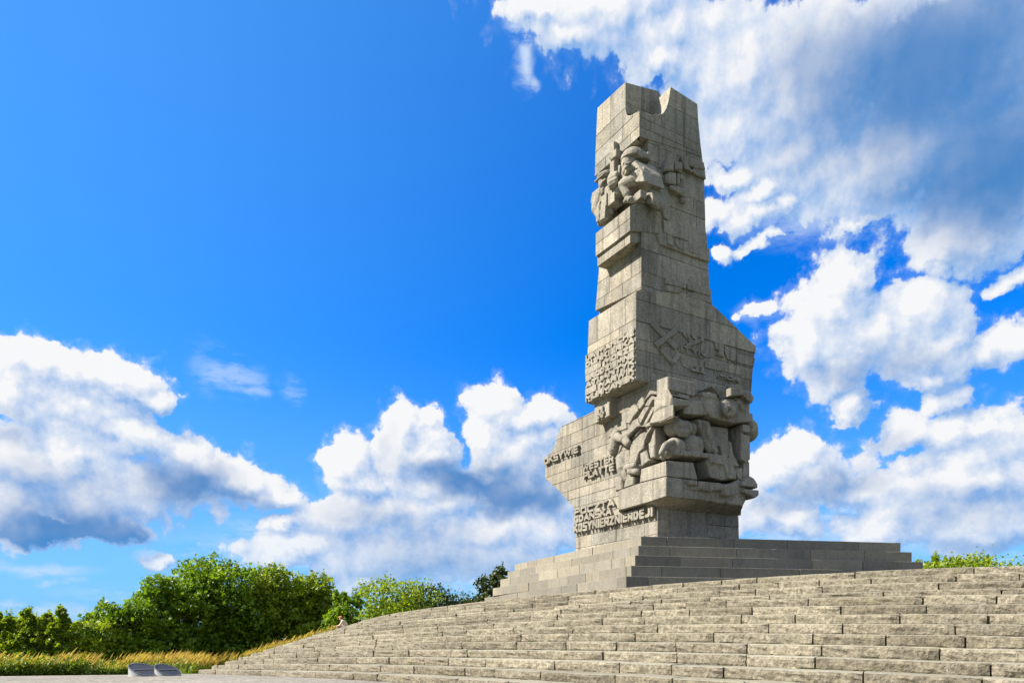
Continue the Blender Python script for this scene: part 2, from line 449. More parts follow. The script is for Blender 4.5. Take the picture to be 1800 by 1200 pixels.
# ------------------------------------------------------------------ stairs
def build_stairs():
    vs, fs = [], []; n = 220
    ths = [2 * pi * i / n for i in range(n)]
    rows = []
    for k in range(13, -1, -1):      # riser foot and riser head of each step, set back behind the stones
        rows.append((k, -.10, z_top(k + 1, 0) - .04)); rows.append((k, -.10, z_top(k, 0) - .035))
    for (k, off, z) in rows:
        for th in ths:
            x, y = polar(th, R0(th) + k * TREAD + off); vs.append((x, y, z + dz(th)))
    for j in range(len(rows) - 1):
        for i in range(n):
            a = j * n + i; b = j * n + (i + 1) % n; fs.append((a, b, b + n, a + n))
    # plateau
    last = (len(rows) - 1) * n
    for q, fr in ((1, .5), (2, .02)):
        for th in ths:
            x, y = polar(th, R0(th) * fr); vs.append((x, y, z_top(0, 0) - .035 + dz(th) * (1, .75, .5)[q]))
    for j in range(2):
        for i in range(n):
            a = last + j * n + i; b = last + j * n + (i + 1) % n; fs.append((a, b, b + n, a + n))
    fs.append([last + 2 * n + i for i in range(n)])
    root = tag(mesh_obj('stone_stairs', vs, fs, M_SOIL, origin=(CC[0], CC[1], 0)),
               'wide curved stairs of rough hewn granite blocks climbing to the monument', kind='structure')
    # stones
    rnd = random.Random(11)
    stones = []
    for k in range(14):
        th = -.44 + rnd.random() * .05
        while th < 1.36:
            R = R0(th) + k * TREAD
            e = 1e-3; dR = (R0(th + e) - R0(th - e)) / (2 * e); sp = hypot(R, dR)   # metres per radian along the edge
            L = rnd.choice((1.25, 1.6, 1.95, 2.3, 2.8)) * rnd.uniform(.9, 1.1)
            d = L / sp
            stones.append((k, th, th + d, sp)); th += d
    def size(s):
        k, a, b, sp = s; m_ = (a + b) / 2
        xa, ya = polar(a, R0(a) + k * TREAD); xb, yb = polar(b, R0(b) + k * TREAD)
        if ya < 2 or yb < 2: return 0, False
        pa, pb = 900 + F * xa / ya, 900 + F * xb / yb
        vis = max(pa, pb) > 0 and min(pa, pb) < 1800 and b < 1.25
        return abs(pa - pb) * F * RISE / ((ya + yb) / 2), vis and pb < pa
    order = sorted(range(len(stones)), key=lambda i: -(size(stones[i])[0] if size(stones[i])[1] else -1))
    single = set(order[:300])
    rv, rf, rm_ = [], [], []
    for idx, (k, a, b, sp) in enumerate(stones):
        px2 = size(stones[idx])[0]
        g = rnd.uniform(.010, .024) / sp
        a2, b2 = a + g, b - g
        L = (b - a) * sp
        near = idx in single
        nx = max(4, int(L / (.16 if px2 > 900 else .28))) if near else 3
        nz = 4 if near else 2
        depth = TREAD + .16
        hz0 = z_top(k, 0) ; hb = z_top(k + 1, 0) - .03
        proud = rnd.uniform(-.022, .022); dt = rnd.uniform(-.006, .010)
        seed = Vector((rnd.random() * 50, rnd.random() * 50, 0))
        vs, fs = [], []
        # rings from the back edge of the tread, over the front edge, down the face
        prof = [(-depth, 0, 0)] + [(-.045, 0, 0)] + [(-.004, -.012, .3)]
        for j in range(1, nz + 1):
            prof.append((0, -(j / nz) * (hz0 - hb) if j < nz else -(hz0 - hb), 1.0))
        prof.append((-depth, -(hz0 - hb), 0))
        for (ro, zo, rough) in prof:
            for i in range(nx + 1):
                f = i / nx; th = a2 + (b2 - a2) * f
                s = th * sp
                q = Vector((s * 3.2, zo * 6.5, 0)) + seed
                bump = 0.0
                if rough:
                    bump = (noise.noise(q) * .6 + noise.noise(q * 2.7) * .4) * .064 * rough
                    bump += -.03 * abs(zo / RISE - .0) ** 2 * 0 + (.02 * rough if 0 < -zo < RISE * .9 else 0)
                    endf = min(f, 1 - f) * L
                    bump -= max(0, .05 - endf) * .7 * rough          # arris knocked off at the ends
                R = R0(th) + k * TREAD + ro + proud * (1 if ro > -.2 else 0) + bump
                x, y = polar(th, R)
                zt = noise.noise(Vector((s * 1.4, k * 7.3, 0)) + seed) * .010 + (noise.noise(Vector((s * 6, k, 3)) + seed) * .008 if rough == .3 else 0)
                vs.append((x, y, hz0 + zo + dz(th) + dt + (zt if zo > -.1 else 0)))
        m_ = len(prof); w = nx + 1
        for j in range(m_):
            for i in range(nx):
                p = j * w + i; q = ((j + 1) % m_) * w + i
                fs.append((p, p + 1, q + 1, q))
        fs.append([j * w for j in range(m_)]); fs.append([j * w + nx for j in reversed(range(m_))])
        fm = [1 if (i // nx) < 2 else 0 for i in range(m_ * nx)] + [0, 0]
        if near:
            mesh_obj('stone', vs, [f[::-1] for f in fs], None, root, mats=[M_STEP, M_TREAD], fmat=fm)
        else:
            o = len(rv); rv += vs; rf += [[o + q for q in f[::-1]] for f in fs]; rm_ += fm
    tag(mesh_obj('stone_row', rv, rf, None, root, mats=[M_STEP, M_TREAD], fmat=rm_), kind='stuff')
    return root
stairs = build_stairs()

# ------------------------------------------------------------------ cut-stone faces
def clip_half(poly, ax, lim, keep_less):
    out = []
    n = len(poly)
    for i in range(n):
        p, q = poly[i], poly[(i + 1) % n]
        pin = p[ax] <= lim if keep_less else p[ax] >= lim
        qin = q[ax] <= lim if keep_less else q[ax] >= lim
        if pin: out.append(p)
        if pin != qin:
            t = (lim - p[ax]) / (q[ax] - p[ax])
            out.append((p[0] + t * (q[0] - p[0]), p[1] + t * (q[1] - p[1])))
    return out
def clip_rect(poly, x0, x1, y0, y1):
    for ax, lim, less in ((0, x0, False), (0, x1, True), (1, y0, False), (1, y1, True)):
        poly = clip_half(poly, ax, lim, less)
        if len(poly) < 3: return []
    out = []
    for p in poly:
        if not out or hypot(p[0] - out[-1][0], p[1] - out[-1][1]) > 1e-4: out.append(p)
    while len(out) > 2 and hypot(out[0][0] - out[-1][0], out[0][1] - out[-1][1]) <= 1e-4: out.pop()
    return out if len(out) > 2 else []
def area(poly):
    return .5 * sum(p[0] * q[1] - q[0] * p[1] for p, q in zip(poly, poly[1:] + poly[:1]))

class Frame:
    """a vertical plane: origin, horizontal direction s, outward normal n"""
    def __init__(s, O, S, N):
        s.O = Vector(O); s.S = Vector(S).normalized(); s.N = Vector(N).normalized()
    def at(s, a, z, n=0.0):
        v = s.O + s.S * a + s.N * n; return Vector((v.x, v.y, z))
    def px(s, px, py, n=0.0):
        """where the ray through photo pixel (px, py) meets this plane (pushed out by n): (s, z)"""
        u = (px - 900.0) / F
        O = s.O + s.N * n
        # (u*Y - Ox)*Nx + (Y - Oy)*Ny = 0
        Y = (O.x * s.N.x + O.y * s.N.y) / (u * s.N.x + s.N.y)
        X = u * Y
        return ((X - O.x) * s.S.x + (Y - O.y) * s.S.y, EYE + (HZ - py) * Y / F)
    def poly(s, pts, n=0.0): return [s.px(x, y, n) for x, y in pts]

def slab(name, fr, poly, n0, n1, mat, parent, chamfer=.015, corners=(), T=None):
    """polygon (s,z) standing from depth n0 (back) to n1 (front) of frame fr; corners = s values mitred back"""
    if area(poly) < 0: poly = poly[::-1]
    m_ = len(poly)
    cx = sum(p[0] for p in poly) / m_; cz = sum(p[1] for p in poly) / m_
    def inset(c):
        out = []
        for i in range(m_):
            p0, p1, p2 = poly[i - 1], poly[i], poly[(i + 1) % m_]
            d1 = Vector((p1[0] - p0[0], p1[1] - p0[1])); d2 = Vector((p2[0] - p1[0], p2[1] - p1[1]))
            if d1.length < 1e-6 or d2.length < 1e-6: out.append(p1); continue
            d1.normalize(); d2.normalize()
            n1_ = Vector((-d1.y, d1.x)); n2_ = Vector((-d2.y, d2.x))
            b = n1_ + n2_; L = b.length
            if L < .3: out.append(p1); continue
            b = b / L; k = c / max(.35, b.dot(n1_))
            out.append((p1[0] + b.x * k, p1[1] + b.y * k))
        return out
    vs = []
    for (a, z) in inset(chamfer): vs.append(fr.at(a, z, n1))
    for (a, z) in poly: vs.append(fr.at(a, z, n1 - chamfer))
    for (a, z) in poly:
        aa = a
        for (c, sg) in corners:
            if abs(a - c) < .02: aa = a + sg * (n1 - chamfer - n0)
        vs.append(fr.at(aa, z, n0))
    fs = [list(range(m_))]
    for r in range(2):
        for i in range(m_):
            j = (i + 1) % m_
            fs.append((r * m_ + j, r * m_ + i, (r + 1) * m_ + i, (r + 1) * m_ + j))
    fs.append([2 * m_ + i for i in reversed(range(m_))])
    # orientation: (s x z) vs normal
    if fr.S.cross(Vector((0, 0, 1))).dot(fr.N) < 0: fs = [f[::-1] for f in fs]
    return mesh_obj(name, vs, fs, mat, parent)

def masonry(fr, outline, zs, widths, parent, mat, T=.28, gap=.0075, seed=1, name='stone', corners=(), jit=.012, front=0.0, joints=None, skip=None):
    """lay cut stones over an outline: courses at heights zs, stone lengths drawn from widths"""
    rnd = random.Random(seed)
    if area(outline) < 0: outline = outline[::-1]
    s0 = min(p[0] for p in outline); s1 = max(p[0] for p in outline)
    for ci, (za, zb) in enumerate(zip(zs, zs[1:])):
        if joints and ci in joints: js = [s0 - .01] + list(joints[ci]) + [s1 + .01]
        else:
            js = [s0 - .01]; x = s0 + rnd.uniform(.35, 1.0) * widths[0]
            while x < s1 - .35 * widths[0]:
                js.append(x); x += rnd.uniform(*widths)
            js.append(s1 + .01)
        for ja, jb in zip(js, js[1:]):
            p = clip_rect(outline, ja + gap, jb - gap, za + gap, zb - gap)
            if not p or abs(area(p)) < .02: continue
            slab(name, fr, p, -T, front + rnd.uniform(-jit, jit), mat, parent, .012, corners)

def prism(name, fr, poly, n0, n1, mat, parent=None):
    """plain extrusion without chamfer (hidden cores)"""
    if area(poly) < 0: poly = poly[::-1]
    m_ = len(poly)
    vs = [fr.at(a, z, n1) for a, z in poly] + [fr.at(a, z, n0) for a, z in poly]
    fs = [list(range(m_)), [m_ + i for i in reversed(range(m_))]]
    for i in range(m_):
        j = (i + 1) % m_; fs.append((j, i, m_ + i, m_ + j))
    if fr.S.cross(Vector((0, 0, 1))).dot(fr.N) < 0: fs = [f[::-1] for f in fs]
    return mesh_obj(name, vs, fs, mat, parent)

# ------------------------------------------------------------------ stepped platform under the monument
def ray(px, py, Y=None, z=None):
    u = (px - 900.0) / F
    if Y is None: Y = (z - EYE) * F / (HZ - py)
    return Vector((u * Y, Y, EYE + (HZ - py) * Y / F))

def build_platform():
    root = empty('stepped_platform', (9.5, 42, 1.9), 'stepped granite platform of five courses carrying the tall monument', 'platform')
    Ys = [34.6, 34.05, 33.5, 32.95, 32.4]
    cpx = [(1127.5, 941.7), (1122, 958), (1116, 975), (1109.4, 993), (1101, 1011.7)]
    lpx = [(904.4, 991.7), (892, 1004.5), (879.4, 1018), (865.8, 1033.3), (851.7, 1050)]
    rpx = [(1583, 953.3), (1603, 969.5), (1622, 987), (1641, 1004), (1660, 1021)]
    tops = []
    for i in range(5):
        C = ray(*cpx[i], Y=Ys[i]); z = C.z
        L = ray(*lpx[i], z=z); R = ray(*rpx[i], z=z)
        tops.append((C, L, R, z))
    zlast = 1.7
    for i, (C, L, R, z) in enumerate(tops):
        zb = tops[i + 1][3] if i < 4 else zlast
        d1 = Vector((L.x - C.x, L.y - C.y, 0)); d2 = Vector((R.x - C.x, R.y - C.y, 0))
        B = C + d1 + d2
        T = .30
        u1, u2 = d1.normalized(), d2.normalized()
        n1 = Vector((-u1.y, u1.x, 0)) ; n1 = n1 if n1.x < 0 else -n1
        n2 = Vector((u2.y, -u2.x, 0)); n2 = n2 if n2.y < 0 else -n2
        fl = Frame((C.x, C.y, 0), u1, n1); fr_ = Frame((C.x, C.y, 0), u2, n2)
        # solid bed behind the facing stones
        q = [C + u1 * .2 + u2 * .2, R - u2 * .02 + u1 * .2, B - u1 * .02 - u2 * .02, L - u1 * .02 + u2 * .2]
        vs = [Vector((p.x, p.y, z - .006)) for p in q] + [Vector((p.x, p.y, zb - .05)) for p in q]
        fs = [(0, 1, 2, 3), (7, 6, 5, 4)] + [(a, (a + 4), (a + 1) % 4 + 4, (a + 1) % 4) for a in range(4)]
        mesh_obj('bed', vs, fs, M_PLAT, root)
        hl, hr = d1.length, d2.length
        zz = [zb, z] if i < 4 else [zlast, z - .62, z]
        masonry(fl, [(0, zz[0]), (hl, zz[0]), (hl, z), (0, z)], zz, (1.1, 2.9), root, M_PLAT, T=T, seed=40 + i, corners=((0, 1),), jit=.02, gap=.008)
        masonry(fr_, [(0, zz[0]), (hr, zz[0]), (hr, z), (0, z)], zz, (2.3, 4.2), root, M_PLAT, T=T, seed=60 + i, corners=((0, 1),), jit=.02, gap=.010)
    return root, tops
platform, PT = build_platform()

# ================================================================== the monument
A_ = Vector((-.579, 1.0, 0)).normalized()      # along the lit left face, away from the corner
B_ = Vector((A_.y, -A_.x, 0))                  # along the shaded right face
O_ = ray(1156, 945, Y=36.0); O_.z = 0
def LF(b): return Frame(O_ + B_ * b, A_, -B_)
def RF(a): return Frame(O_ + A_ * a, B_, -A_)
def corner_a(px, b):  return LF(b).px(px, 500)[0]
def loc_ab(p): d = Vector((p.x, p.y, 0)) - O_; return d.dot(A_), d.dot(B_)

monument = empty('granite_monument', O_ + A_ * 2.5 + B_ * 2.5 + Vector((0, 0, PT[0][3])),
                 'towering notched granite obelisk with carved soldiers and raised inscriptions on the stepped platform', 'monument')
def part(name): return empty(name, monument_mid, parent=monument)
monument_mid = O_ + A_ * 2 + B_ * 2 + Vector((0, 0, 10))

def zs_px(fr, x, ys):      # course heights from photo rows at column x
    return sorted(fr.px(x, y)[1] for y in ys)

def box_core(name, par, a0, a1, b0, b1, z0, z1):
    fr = RF(a0); return prism(name, fr, [(b0, z0), (b1, z0), (b1, z1), (b0, z1)], -(a1 - a0), 0, M_STONE, par)

T = .26
# ---- foot and left wing (one flush lit wall) -----------------------
sec = empty('base', monument_mid, parent=monument)
L0 = LF(0); R_0 = RF(0)
wing = [(1012, 968), (1012, 896), (984, 864), (957.5, 839), (960, 803), (972, 789), (985.3, 750.7), (1046, 721), (1150, 668), (1150, 862), (1156, 864), (1156, 968)]
wl = L0.poly(wing)
zs = zs_px(L0, 1100, [985, 966, 948, 926, 905.5, 890, 868, 850, 832, 810, 790, 768, 746, 722, 700, 680, 655])
masonry(L0, wl, zs, (1.4, 2.6), sec, M_STONE, T=T, seed=3, corners=((0, 1),), jit=.012)
prism('core', L0, wl, -3.4, -T, M_STONE, sec)
base_l = L0.poly([(1012.5, 968), (1012.5, 897), (1155, 864), (1155, 968)])
prism('core', L0, [(max(.27, s), z) for s, z in base_l], -5.55, -3.402, M_STONE, sec)
br = R_0.poly([(1156, 968), (1156, 860), (1297, 868), (1300, 968)])
masonry(R_0, br, zs_px(R_0, 1156, [985, 958, 935, 912, 890, 862, 840]), (1.8, 3.2), sec, M_STONE, T=T, seed=5, corners=((0, 1),), jit=.008)
# ---- body behind the lower sculptures ------------------------------
RB = RF(.55)
bb = RB.poly([(1146, 905), (1146, 655), (1318, 705), (1304, 760), (1303, 905)])
prism('core', RB, bb, -3.9, -T, M_STONE, sec)
masonry(RB, bb, zs_px(RB, 1150, [915, 890, 850, 812, 775, 735, 700, 668, 630]), (1.6, 3.0), sec, M_STONE, T=T, seed=6, jit=.01)

# ---- the block with the sea battles --------------------------------
sec2 = empty('text_block', monument_mid, parent=monument)
bT = -.83; LT = LF(bT); aT = corner_a(1117.4, bT); RT = RF(aT)
tl = LT.poly([(1034.8, 551.4), (1117.5, 511.8), (1117.4, 667.6), (1029.9, 711.5)])
sT1 = max(p[0] for p in tl)
tr = RT.poly([(1117.4, 667.6), (1117.5, 511.8), (1200, 515), (1251, 536.5), (1257, 541), (1328, 609.5), (1327, 619), (1324, 645), (1321, 684), (1316, 719)])
ztop = LT.px(1117.5, 511.8)[1]; zbot = LT.px(1117.4, 667.6)[1]
zt = [zbot] + [LT.px(1117.4, y)[1] for y in (621, 575.5, 560, 505)]
zt[-1] = ztop + .02
tl = [(s, min(z, ztop)) for s, z in tl]
masonry(LT, tl, zt, (2.0, 3.4), sec2, M_STONE, T=T, seed=8, corners=((aT, 1),), jit=.004)
zr = zs_px(RT, 1117.4, [690, 667.6, 640, 613, 594, 562, 530, 511, 480, 455, 430]) 
cx0 = RT.px(1117.4, 600)[0]
zr = [RT.px(1316, 719)[1] - .02] + [z for z in zr if z > zbot - .01]
trp = [(s, z) for s, z in tr]
tops = [i for i in range(len(zr)) if zr[i] >= RT.px(1117.4, 563)[1]]
# lower stones, then the slightly proud band above the long shadow line
zl = RT.px(1117.4, 563)[1]
masonry(RT, clip_rect(trp, -99, 99, -99, zl), [z for z in zr if z < zl - .1] + [zl], (1.9, 3.6), sec2, M_STONE, T=T, seed=9, corners=((cx0, 1),), jit=.008)
masonry(RT, clip_rect(trp, -99, 99, zl, 99), [zl, zl + 1.05, zl + 2.2, zl + 3.4], (2.4, 3.9), sec2, M_STONE, T=T, seed=12, corners=((cx0, 1),), jit=.008, front=.05)
prism('core', RT, [(max(s, cx0 + T), z) for s, z in trp], -(sT1 - aT), -T, M_STONE, sec2)

# ---- shaft ----------------------------------------------------------
sec3 = empty('shaft', monument_mid, parent=monument)
bS = -.43; LS = LF(bS); aS = corner_a(1127.5, bS); RS = RF(aS)
ls = LS.poly([(1046.7, 546), (1127, 508), (1129, 405), (1054, 452)])
s_l = max(p[0] for p in ls)
masonry(LS, [(max(s, aS), z) for s, z in ls], zs_px(LS, 1127.5, [530, 504.5, 476.5, 445, 414, 380]), (1.5, 2.4), sec3, M_STONE, T=T, seed=15, corners=((aS, 1),), jit=.008)
RSp = [(1127.5, 514), (1127.5, 403), (1130, 380), (1243, 415), (1245, 461), (1248, 513), (1252, 537)]
rs = RS.poly(RSp)
c0 = min(p[0] for p in rs)
masonry(RS, rs, zs_px(RS, 1127.5, [545, 514, 500, 476, 436, 405, 370]), (1.3, 2.2), sec3, M_STONE, T=T, seed=16, corners=((c0, 1),), jit=.010)
prism('core', RS, [(max(s, c0 + T), z) for s, z in rs], -(s_l - aS), -T, M_STONE, sec3)
# middle (behind the soldiers)
bM = -.02; aM = aS
RM = RF(aM); cm = RM.px(1139.5, 300)[0]
rm = RM.poly([(1130, 432), (1132, 370), (1139.5, 350), (1139.5, 236), (1233, 262), (1236, 288), (1238, 318), (1240.3, 398), (1243.5, 441)])
rm = [(max(s, cm), z) for s, z in rm]
masonry(RM, rm, zs_px(RM, 1139.5, [445, 410, 385, 348, 318, 280, 250, 215]), (1.2, 2.6), sec3, M_STONE, T=T, seed=18, corners=((cm, 1),), jit=.010)
LM = LF((O_ + A_ * aM + B_ * cm - O_).dot(B_))
lm_ = LM.poly([(1139.5, 400), (1139.5, 236), (1052, 300), (1052, 440)])
z_a = min(p[1] for p in rm); z_b = RM.px(1139.5, 236)[1]
lmr = [(aM, z_a), (4.25, z_a), (4.25, z_b), (aM, z_b)]
masonry(LM, lmr, [z_a, z_a + 1.2, z_a + 2.3, z_a + 3.6, z_b], (1.2, 1.9), sec3, M_STONE, T=T, seed=19, corners=((aM, 1),), jit=.008)
prism('core', RM, [(max(s, cm + T), z) for s, z in rm], -3.4, -T, M_STONE, sec3)

# ---- cap with the notched corner -------------------------------------
sec4 = empty('cap', monument_mid, parent=monument)
bC = -.58; LC = LF(bC); aC = corner_a(1123.9, bC); RC = RF(aC)
lc = [(1045.6, 309), (1046.4, 269), (1050.2, 190), (1098.3, 144.8), (1099, 190), (1100.5, 198), (1102.7, 202.8), (1108, 203), (1123.9, 194.7), (1123.9, 239.8)]
lcp = LC.poly(lc); sC1 = max(p[0] for p in lcp)
zb_c = LC.px(1123.9, 239.8)[1]
lcp = [(max(s, aC), max(z, zb_c)) for s, z in lcp]
lcp[0] = (sC1, zb_c)
aN = LC.px(1098.6, 170)[0]                 # the notch is cut back to here
zc = [zb_c] + [LC.px(1123.9, y)[1] for y in (221, 194.9)] + [LC.px(1123.9, 165)[1], LC.px(1098.3, 144.8)[1] + .6]
masonry(LC, lcp, zc, (1.5, 2.3), sec4, M_STONE, T=T, seed=21, corners=((aC, 1),), jit=.006)
rc = [(1123.9, 239.8), (1123.9, 194.9), (1135, 198.5), (1145, 201), (1160, 201.8), (1166, 199), (1171.5, 190), (1175.5, 175), (1178.8, 152.7), (1225.9, 183), (1227.5, 211), (1233.3, 269.5), (1233.3, 275)]
rcp = RC.poly(rc); cb = min(p[0] for p in rcp)
zb_r = RC.px(1123.9, 239.8)[1]
rcp2 = [(s, z) for s, z in rcp]
masonry(RC, rcp2, [zb_r - 1.0, zb_r] + [RC.px(1123.9, y)[1] for y in (222, 205)] + [RC.px(1178, 246)[1] * 0 + RC.px(1179, 188)[1] , 31], (1.5, 2.2), sec4, M_STONE, T=T, seed=22, corners=((cb, 1),), jit=.008)
# solid cap behind: front strip carries the notch profile, rear is full height
zt_c = LC.px(1098.3, 144.8)[1]; nb = [p for p in rcp if p[1] > zb_r - .001]
s_right = RC.px(1225.9, 183)[0]
prof = [(max(s, cb + T), z) for s, z in rcp]
prism('core', RC, prof, -(aN - aC), -T, M_CARVE, sec4)
# notch back wall with a coved foot, full-height rear block
zn = LC.px(1102, 203)[1]
RN = RF(aN)
sN = RN.px(1155, 160)[0]
back = [(RN.px(1098.6, 170)[0] + T, zb_c), (s_right, zb_c), (s_right, zt_c - .55), (sN + .05, zt_c - .15), (RN.px(1098.6, 170)[0] + T, zt_c)]
prism('core', RN, back, -(sC1 - aN), -.001, M_STONE, sec4)
nbk = RN.poly([(1098.8, 205), (1098.8, 145.5), (1125, 152.5), (1156, 160.5), (1163, 172), (1172, 205)])
masonry(RN, nbk, [zn - .6, RN.px(1120, 190)[1], 31], (1.4, 1.8), sec4, M_STONE, T=.02, seed=23, jit=.003, front=.03)
# cove along the left part of the floor
cv, cf = [], []
sA, sB_ = RN.px(1099, 200)[0], RN.px(1168, 200)[0]
for i in range(8):
    f = i / 7; ang = f * pi / 2
    n_ = .03 + .45 * (1 - cos(ang)) ; z_ = zn + .42 * (1 - sin(ang)) - .02
    for s_ in (sA, sB_): cv.append(RN.at(s_, z_, n_))
for i in range(7): cf.append((2 * i, 2 * i + 1, 2 * i + 3, 2 * i + 2))
mesh_obj('cove', cv, cf, M_CARVE, sec4)

# ---- bands below the soldiers ----------------------------------------
sec5 = empty('soldier_ledge', monument_mid, parent=monument)
bB = -1.12; LB = LF(bB); aB = corner_a(1107.6, bB); RB5 = RF(aB)
def band(lpts, rpts, b, seed, zsplit=None, mat=M_STONE):
    Lx = LF(b); a0 = corner_a(lpts[0][0], b); Rx = RF(a0)
    lp = Lx.poly(lpts); z0 = Lx.px(*lpts[0])[1]; z1 = Lx.px(*lpts[1])[1]
    s1 = max(p[0] for p in lp)
    lp = [(a0, z0), (a0, z1), (s1, z1), (s1, z0)]
    zz = [z0 - .01] + (zsplit or []) + [z1 + .01]
    masonry(Lx, lp, zz, (1.2, 1.9), sec5, mat, T=T, seed=seed, corners=((a0, 1),), jit=.004)
    rp = Rx.poly(rpts); c0 = Rx.px(lpts[0][0], lpts[0][1])[0]
    rp = [(max(c0, s), z) for s, z in rp]
    masonry(Rx, rp, [min(p[1] for p in rp) - .02] + [max(p[1] for p in rp) + .02], (1.6, 2.4), sec5, mat, T=T, seed=seed + 1, corners=((c0, 1),), jit=.004)
    prism('core', Rx, [(max(c0 + T, s), z) for s, z in rp], -(s1 - a0), -T, mat, sec5)
    # fill the left part down to the left face's bed
    prism('core', Lx, [(a0 + T, z0 + .004), (a0 + T, z1 - .004), (s1, z1 - .004), (s1, z0 + .004)], -1.2, -T, mat, sec5)
    return Rx, c0, a0, s1, z0, z1
b1 = band([(1107.6, 426.7), (1107.6, 408.5), (1050, 450)], [(1107.6, 426.7), (1107.6, 408.5), (1128, 409.5), (1150, 411), (1164, 413.5), (1168, 433), (1150, 428.5), (1128, 425)], -1.05, 31)
b2 = band([(1107.4, 405.5), (1106.7, 362.6), (1047, 411)], [(1107.4, 405.5), (1106.7, 362.6), (1120, 358.5), (1137, 357), (1146, 358.5), (1153, 364), (1161, 375), (1166, 413), (1150, 409), (1128, 407)], -1.17, 33, zsplit=[LF(-1.17).px(1107, 384)[1]])

# ---- raised figures on the shaded side: traced outlines, each cut proud -----
relief = empty('relief_carving', monument_mid, parent=monument)
def rel(fr, pts, n1, n0=-.02, ch=.03, par=None, name='relief_piece', jit=0):
    slab(name, fr, fr.poly(pts), n0, n1, M_CARVE, par or relief, ch)
def bar(x0, y0, x1, y1, w, w2=None):
    dx, dy = x1 - x0, y1 - y0; L = hypot(dx, dy); nx, ny = -dy / L * w / 2, dx / L * w / 2
    k = (w2 or w) / w
    return [(x0 + nx, y0 + ny), (x1 + nx * k, y1 + ny * k), (x1 - nx * k, y1 - ny * k), (x0 - nx, y0 - ny)]
def zq(pts, ox, oy, sc): return [(ox + x / sc, oy + y / sc) for x, y in pts]
def Q(pts, n1, **k): rel(RT, zq(pts, 1120, 560, 8.18), n1 * .6, ch=.02, **k)
Q(bar(200, 70, 560, 430, 74), .16); Q(bar(540, 170, 250, 395, 78), .22); Q(bar(455, 330, 560, 420, 60), .14)
Q(bar(330, 440, 510, 650, 62), .17); Q(bar(590, 500, 500, 640, 64), .22)
Q(bar(660, 205, 800, 375, 50), .16); Q(bar(935, 300, 690, 395, 56), .20); Q(bar(780, 235, 850, 300, 46), .12); Q(bar(700, 215, 745, 310, 34), .22)
Q([(590, 470), (600, 380), (700, 400), (960, 480), (965, 585), (760, 530)], .07)
Q([(620, 600), (690, 560), (950, 600), (955, 790), (860, 770), (740, 730), (660, 690)], .07)
Q([(930, 300), (1080, 340), (1110, 440), (1060, 560), (960, 560), (900, 430)], .06)
Q([(1095, 335), (1225, 370), (1235, 560), (1130, 530), (1165, 470), (1110, 440)], .17)
Q([(1245, 390), (1400, 430), (1420, 480), (1400, 620), (1290, 590), (1250, 500)], .12)
Q([(1420, 500), (1690, 570), (1670, 695), (1430, 630)], .08)
Q([(960, 615), (1240, 650), (1240, 760), (1120, 745), (965, 705)], .11)
Q([(1130, 780), (1450, 860), (1455, 935), (1125, 850)], .07)
Q([(1500, 720), (1640, 760), (1640, 880), (1500, 850)], .05)
# shaft: lower steps and bars
def Q2(pts, n1, **k): rel(RS, zq(pts, 1120, 380, 6.664), n1, **k)
Q2([(320, 725), (500, 780), (560, 800), (560, 860), (320, 800)], .12); Q2([(320, 815), (495, 850), (500, 905), (430, 915), (325, 885)], .16)
Q2([(565, 800), (840, 860), (855, 930), (820, 945), (580, 870)], .14); Q2([(575, 890), (700, 905), (860, 960), (865, 1035), (570, 950)], .11)
Q2([(575, 1010), (690, 1030), (690, 1078), (578, 1050)], .10)
# shaft: lower relief course with letters above the dark line
def Q3(pts, n1, **k): rel(RM, zq(pts, 1140, 230, 5.0), n1, **k)
Q3([(60, 920), (130, 905), (200, 945), (430, 1010), (520, 1045), (525, 1160), (370, 1110), (90, 1005)], .13)
Q3([(115, 790), (240, 815), (340, 860), (345, 980), (240, 945), (200, 940), (130, 900)], .12)
Q3([(345, 850), (505, 900), (515, 1035), (440, 1020), (345, 985)], .06)
Q3([(140, 925), (185, 945), (195, 1030), (150, 1010)], .22); Q3([(215, 955), (245, 965), (300, 1060), (250, 1050), (215, 1000)], .20); Q3([(330, 990), (360, 1000), (400, 1090), (345, 1080)], .18)
# shaft: standard, camera-like cluster and hand
Q3([(90, 120), (135, 150), (145, 190), (250, 225), (265, 340), (90, 330)], .07)
Q3([(150, 195), (245, 215), (250, 300), (200, 290), (150, 280)], .15)
Q3([(262, 250), (330, 240), (330, 330), (370, 370), (365, 385), (290, 350)], .22)
Q3([(335, 245), (470, 290), (488, 435), (375, 385), (375, 330), (330, 325)], .16)
Q3([(375, 325), (470, 330), (475, 360), (375, 345)], .22)
Q3([(105, 330), (125, 280), (160, 275), (185, 300), (185, 385), (150, 380), (105, 385)], .38, ch=.07)
Q3([(188, 315), (200, 302), (240, 312), (255, 330), (252, 385), (240, 400), (195, 375)], .46, ch=.09)
Q3([(110, 410), (150, 392), (205, 402), (205, 505), (150, 495), (110, 480)], .36, ch=.05); Q3([(208, 412), (228, 416), (228, 500), (208, 505)], .42, ch=.03); Q3([(232, 418), (256, 424), (256, 465), (232, 460)], .42, ch=.03)
Q3([(150, 505), (205, 510), (258, 530), (262, 590), (215, 570), (160, 535)], .34, ch=.05)
Q3([(265, 548), (312, 555), (312, 605), (270, 598)], .22); Q3([(258, 600), (315, 612), (312, 640), (290, 650), (265, 640)], .28, ch=.07)
Q3([(75, 340), (110, 350), (160, 520), (180, 600), (165, 790), (125, 770), (90, 640)], .10)

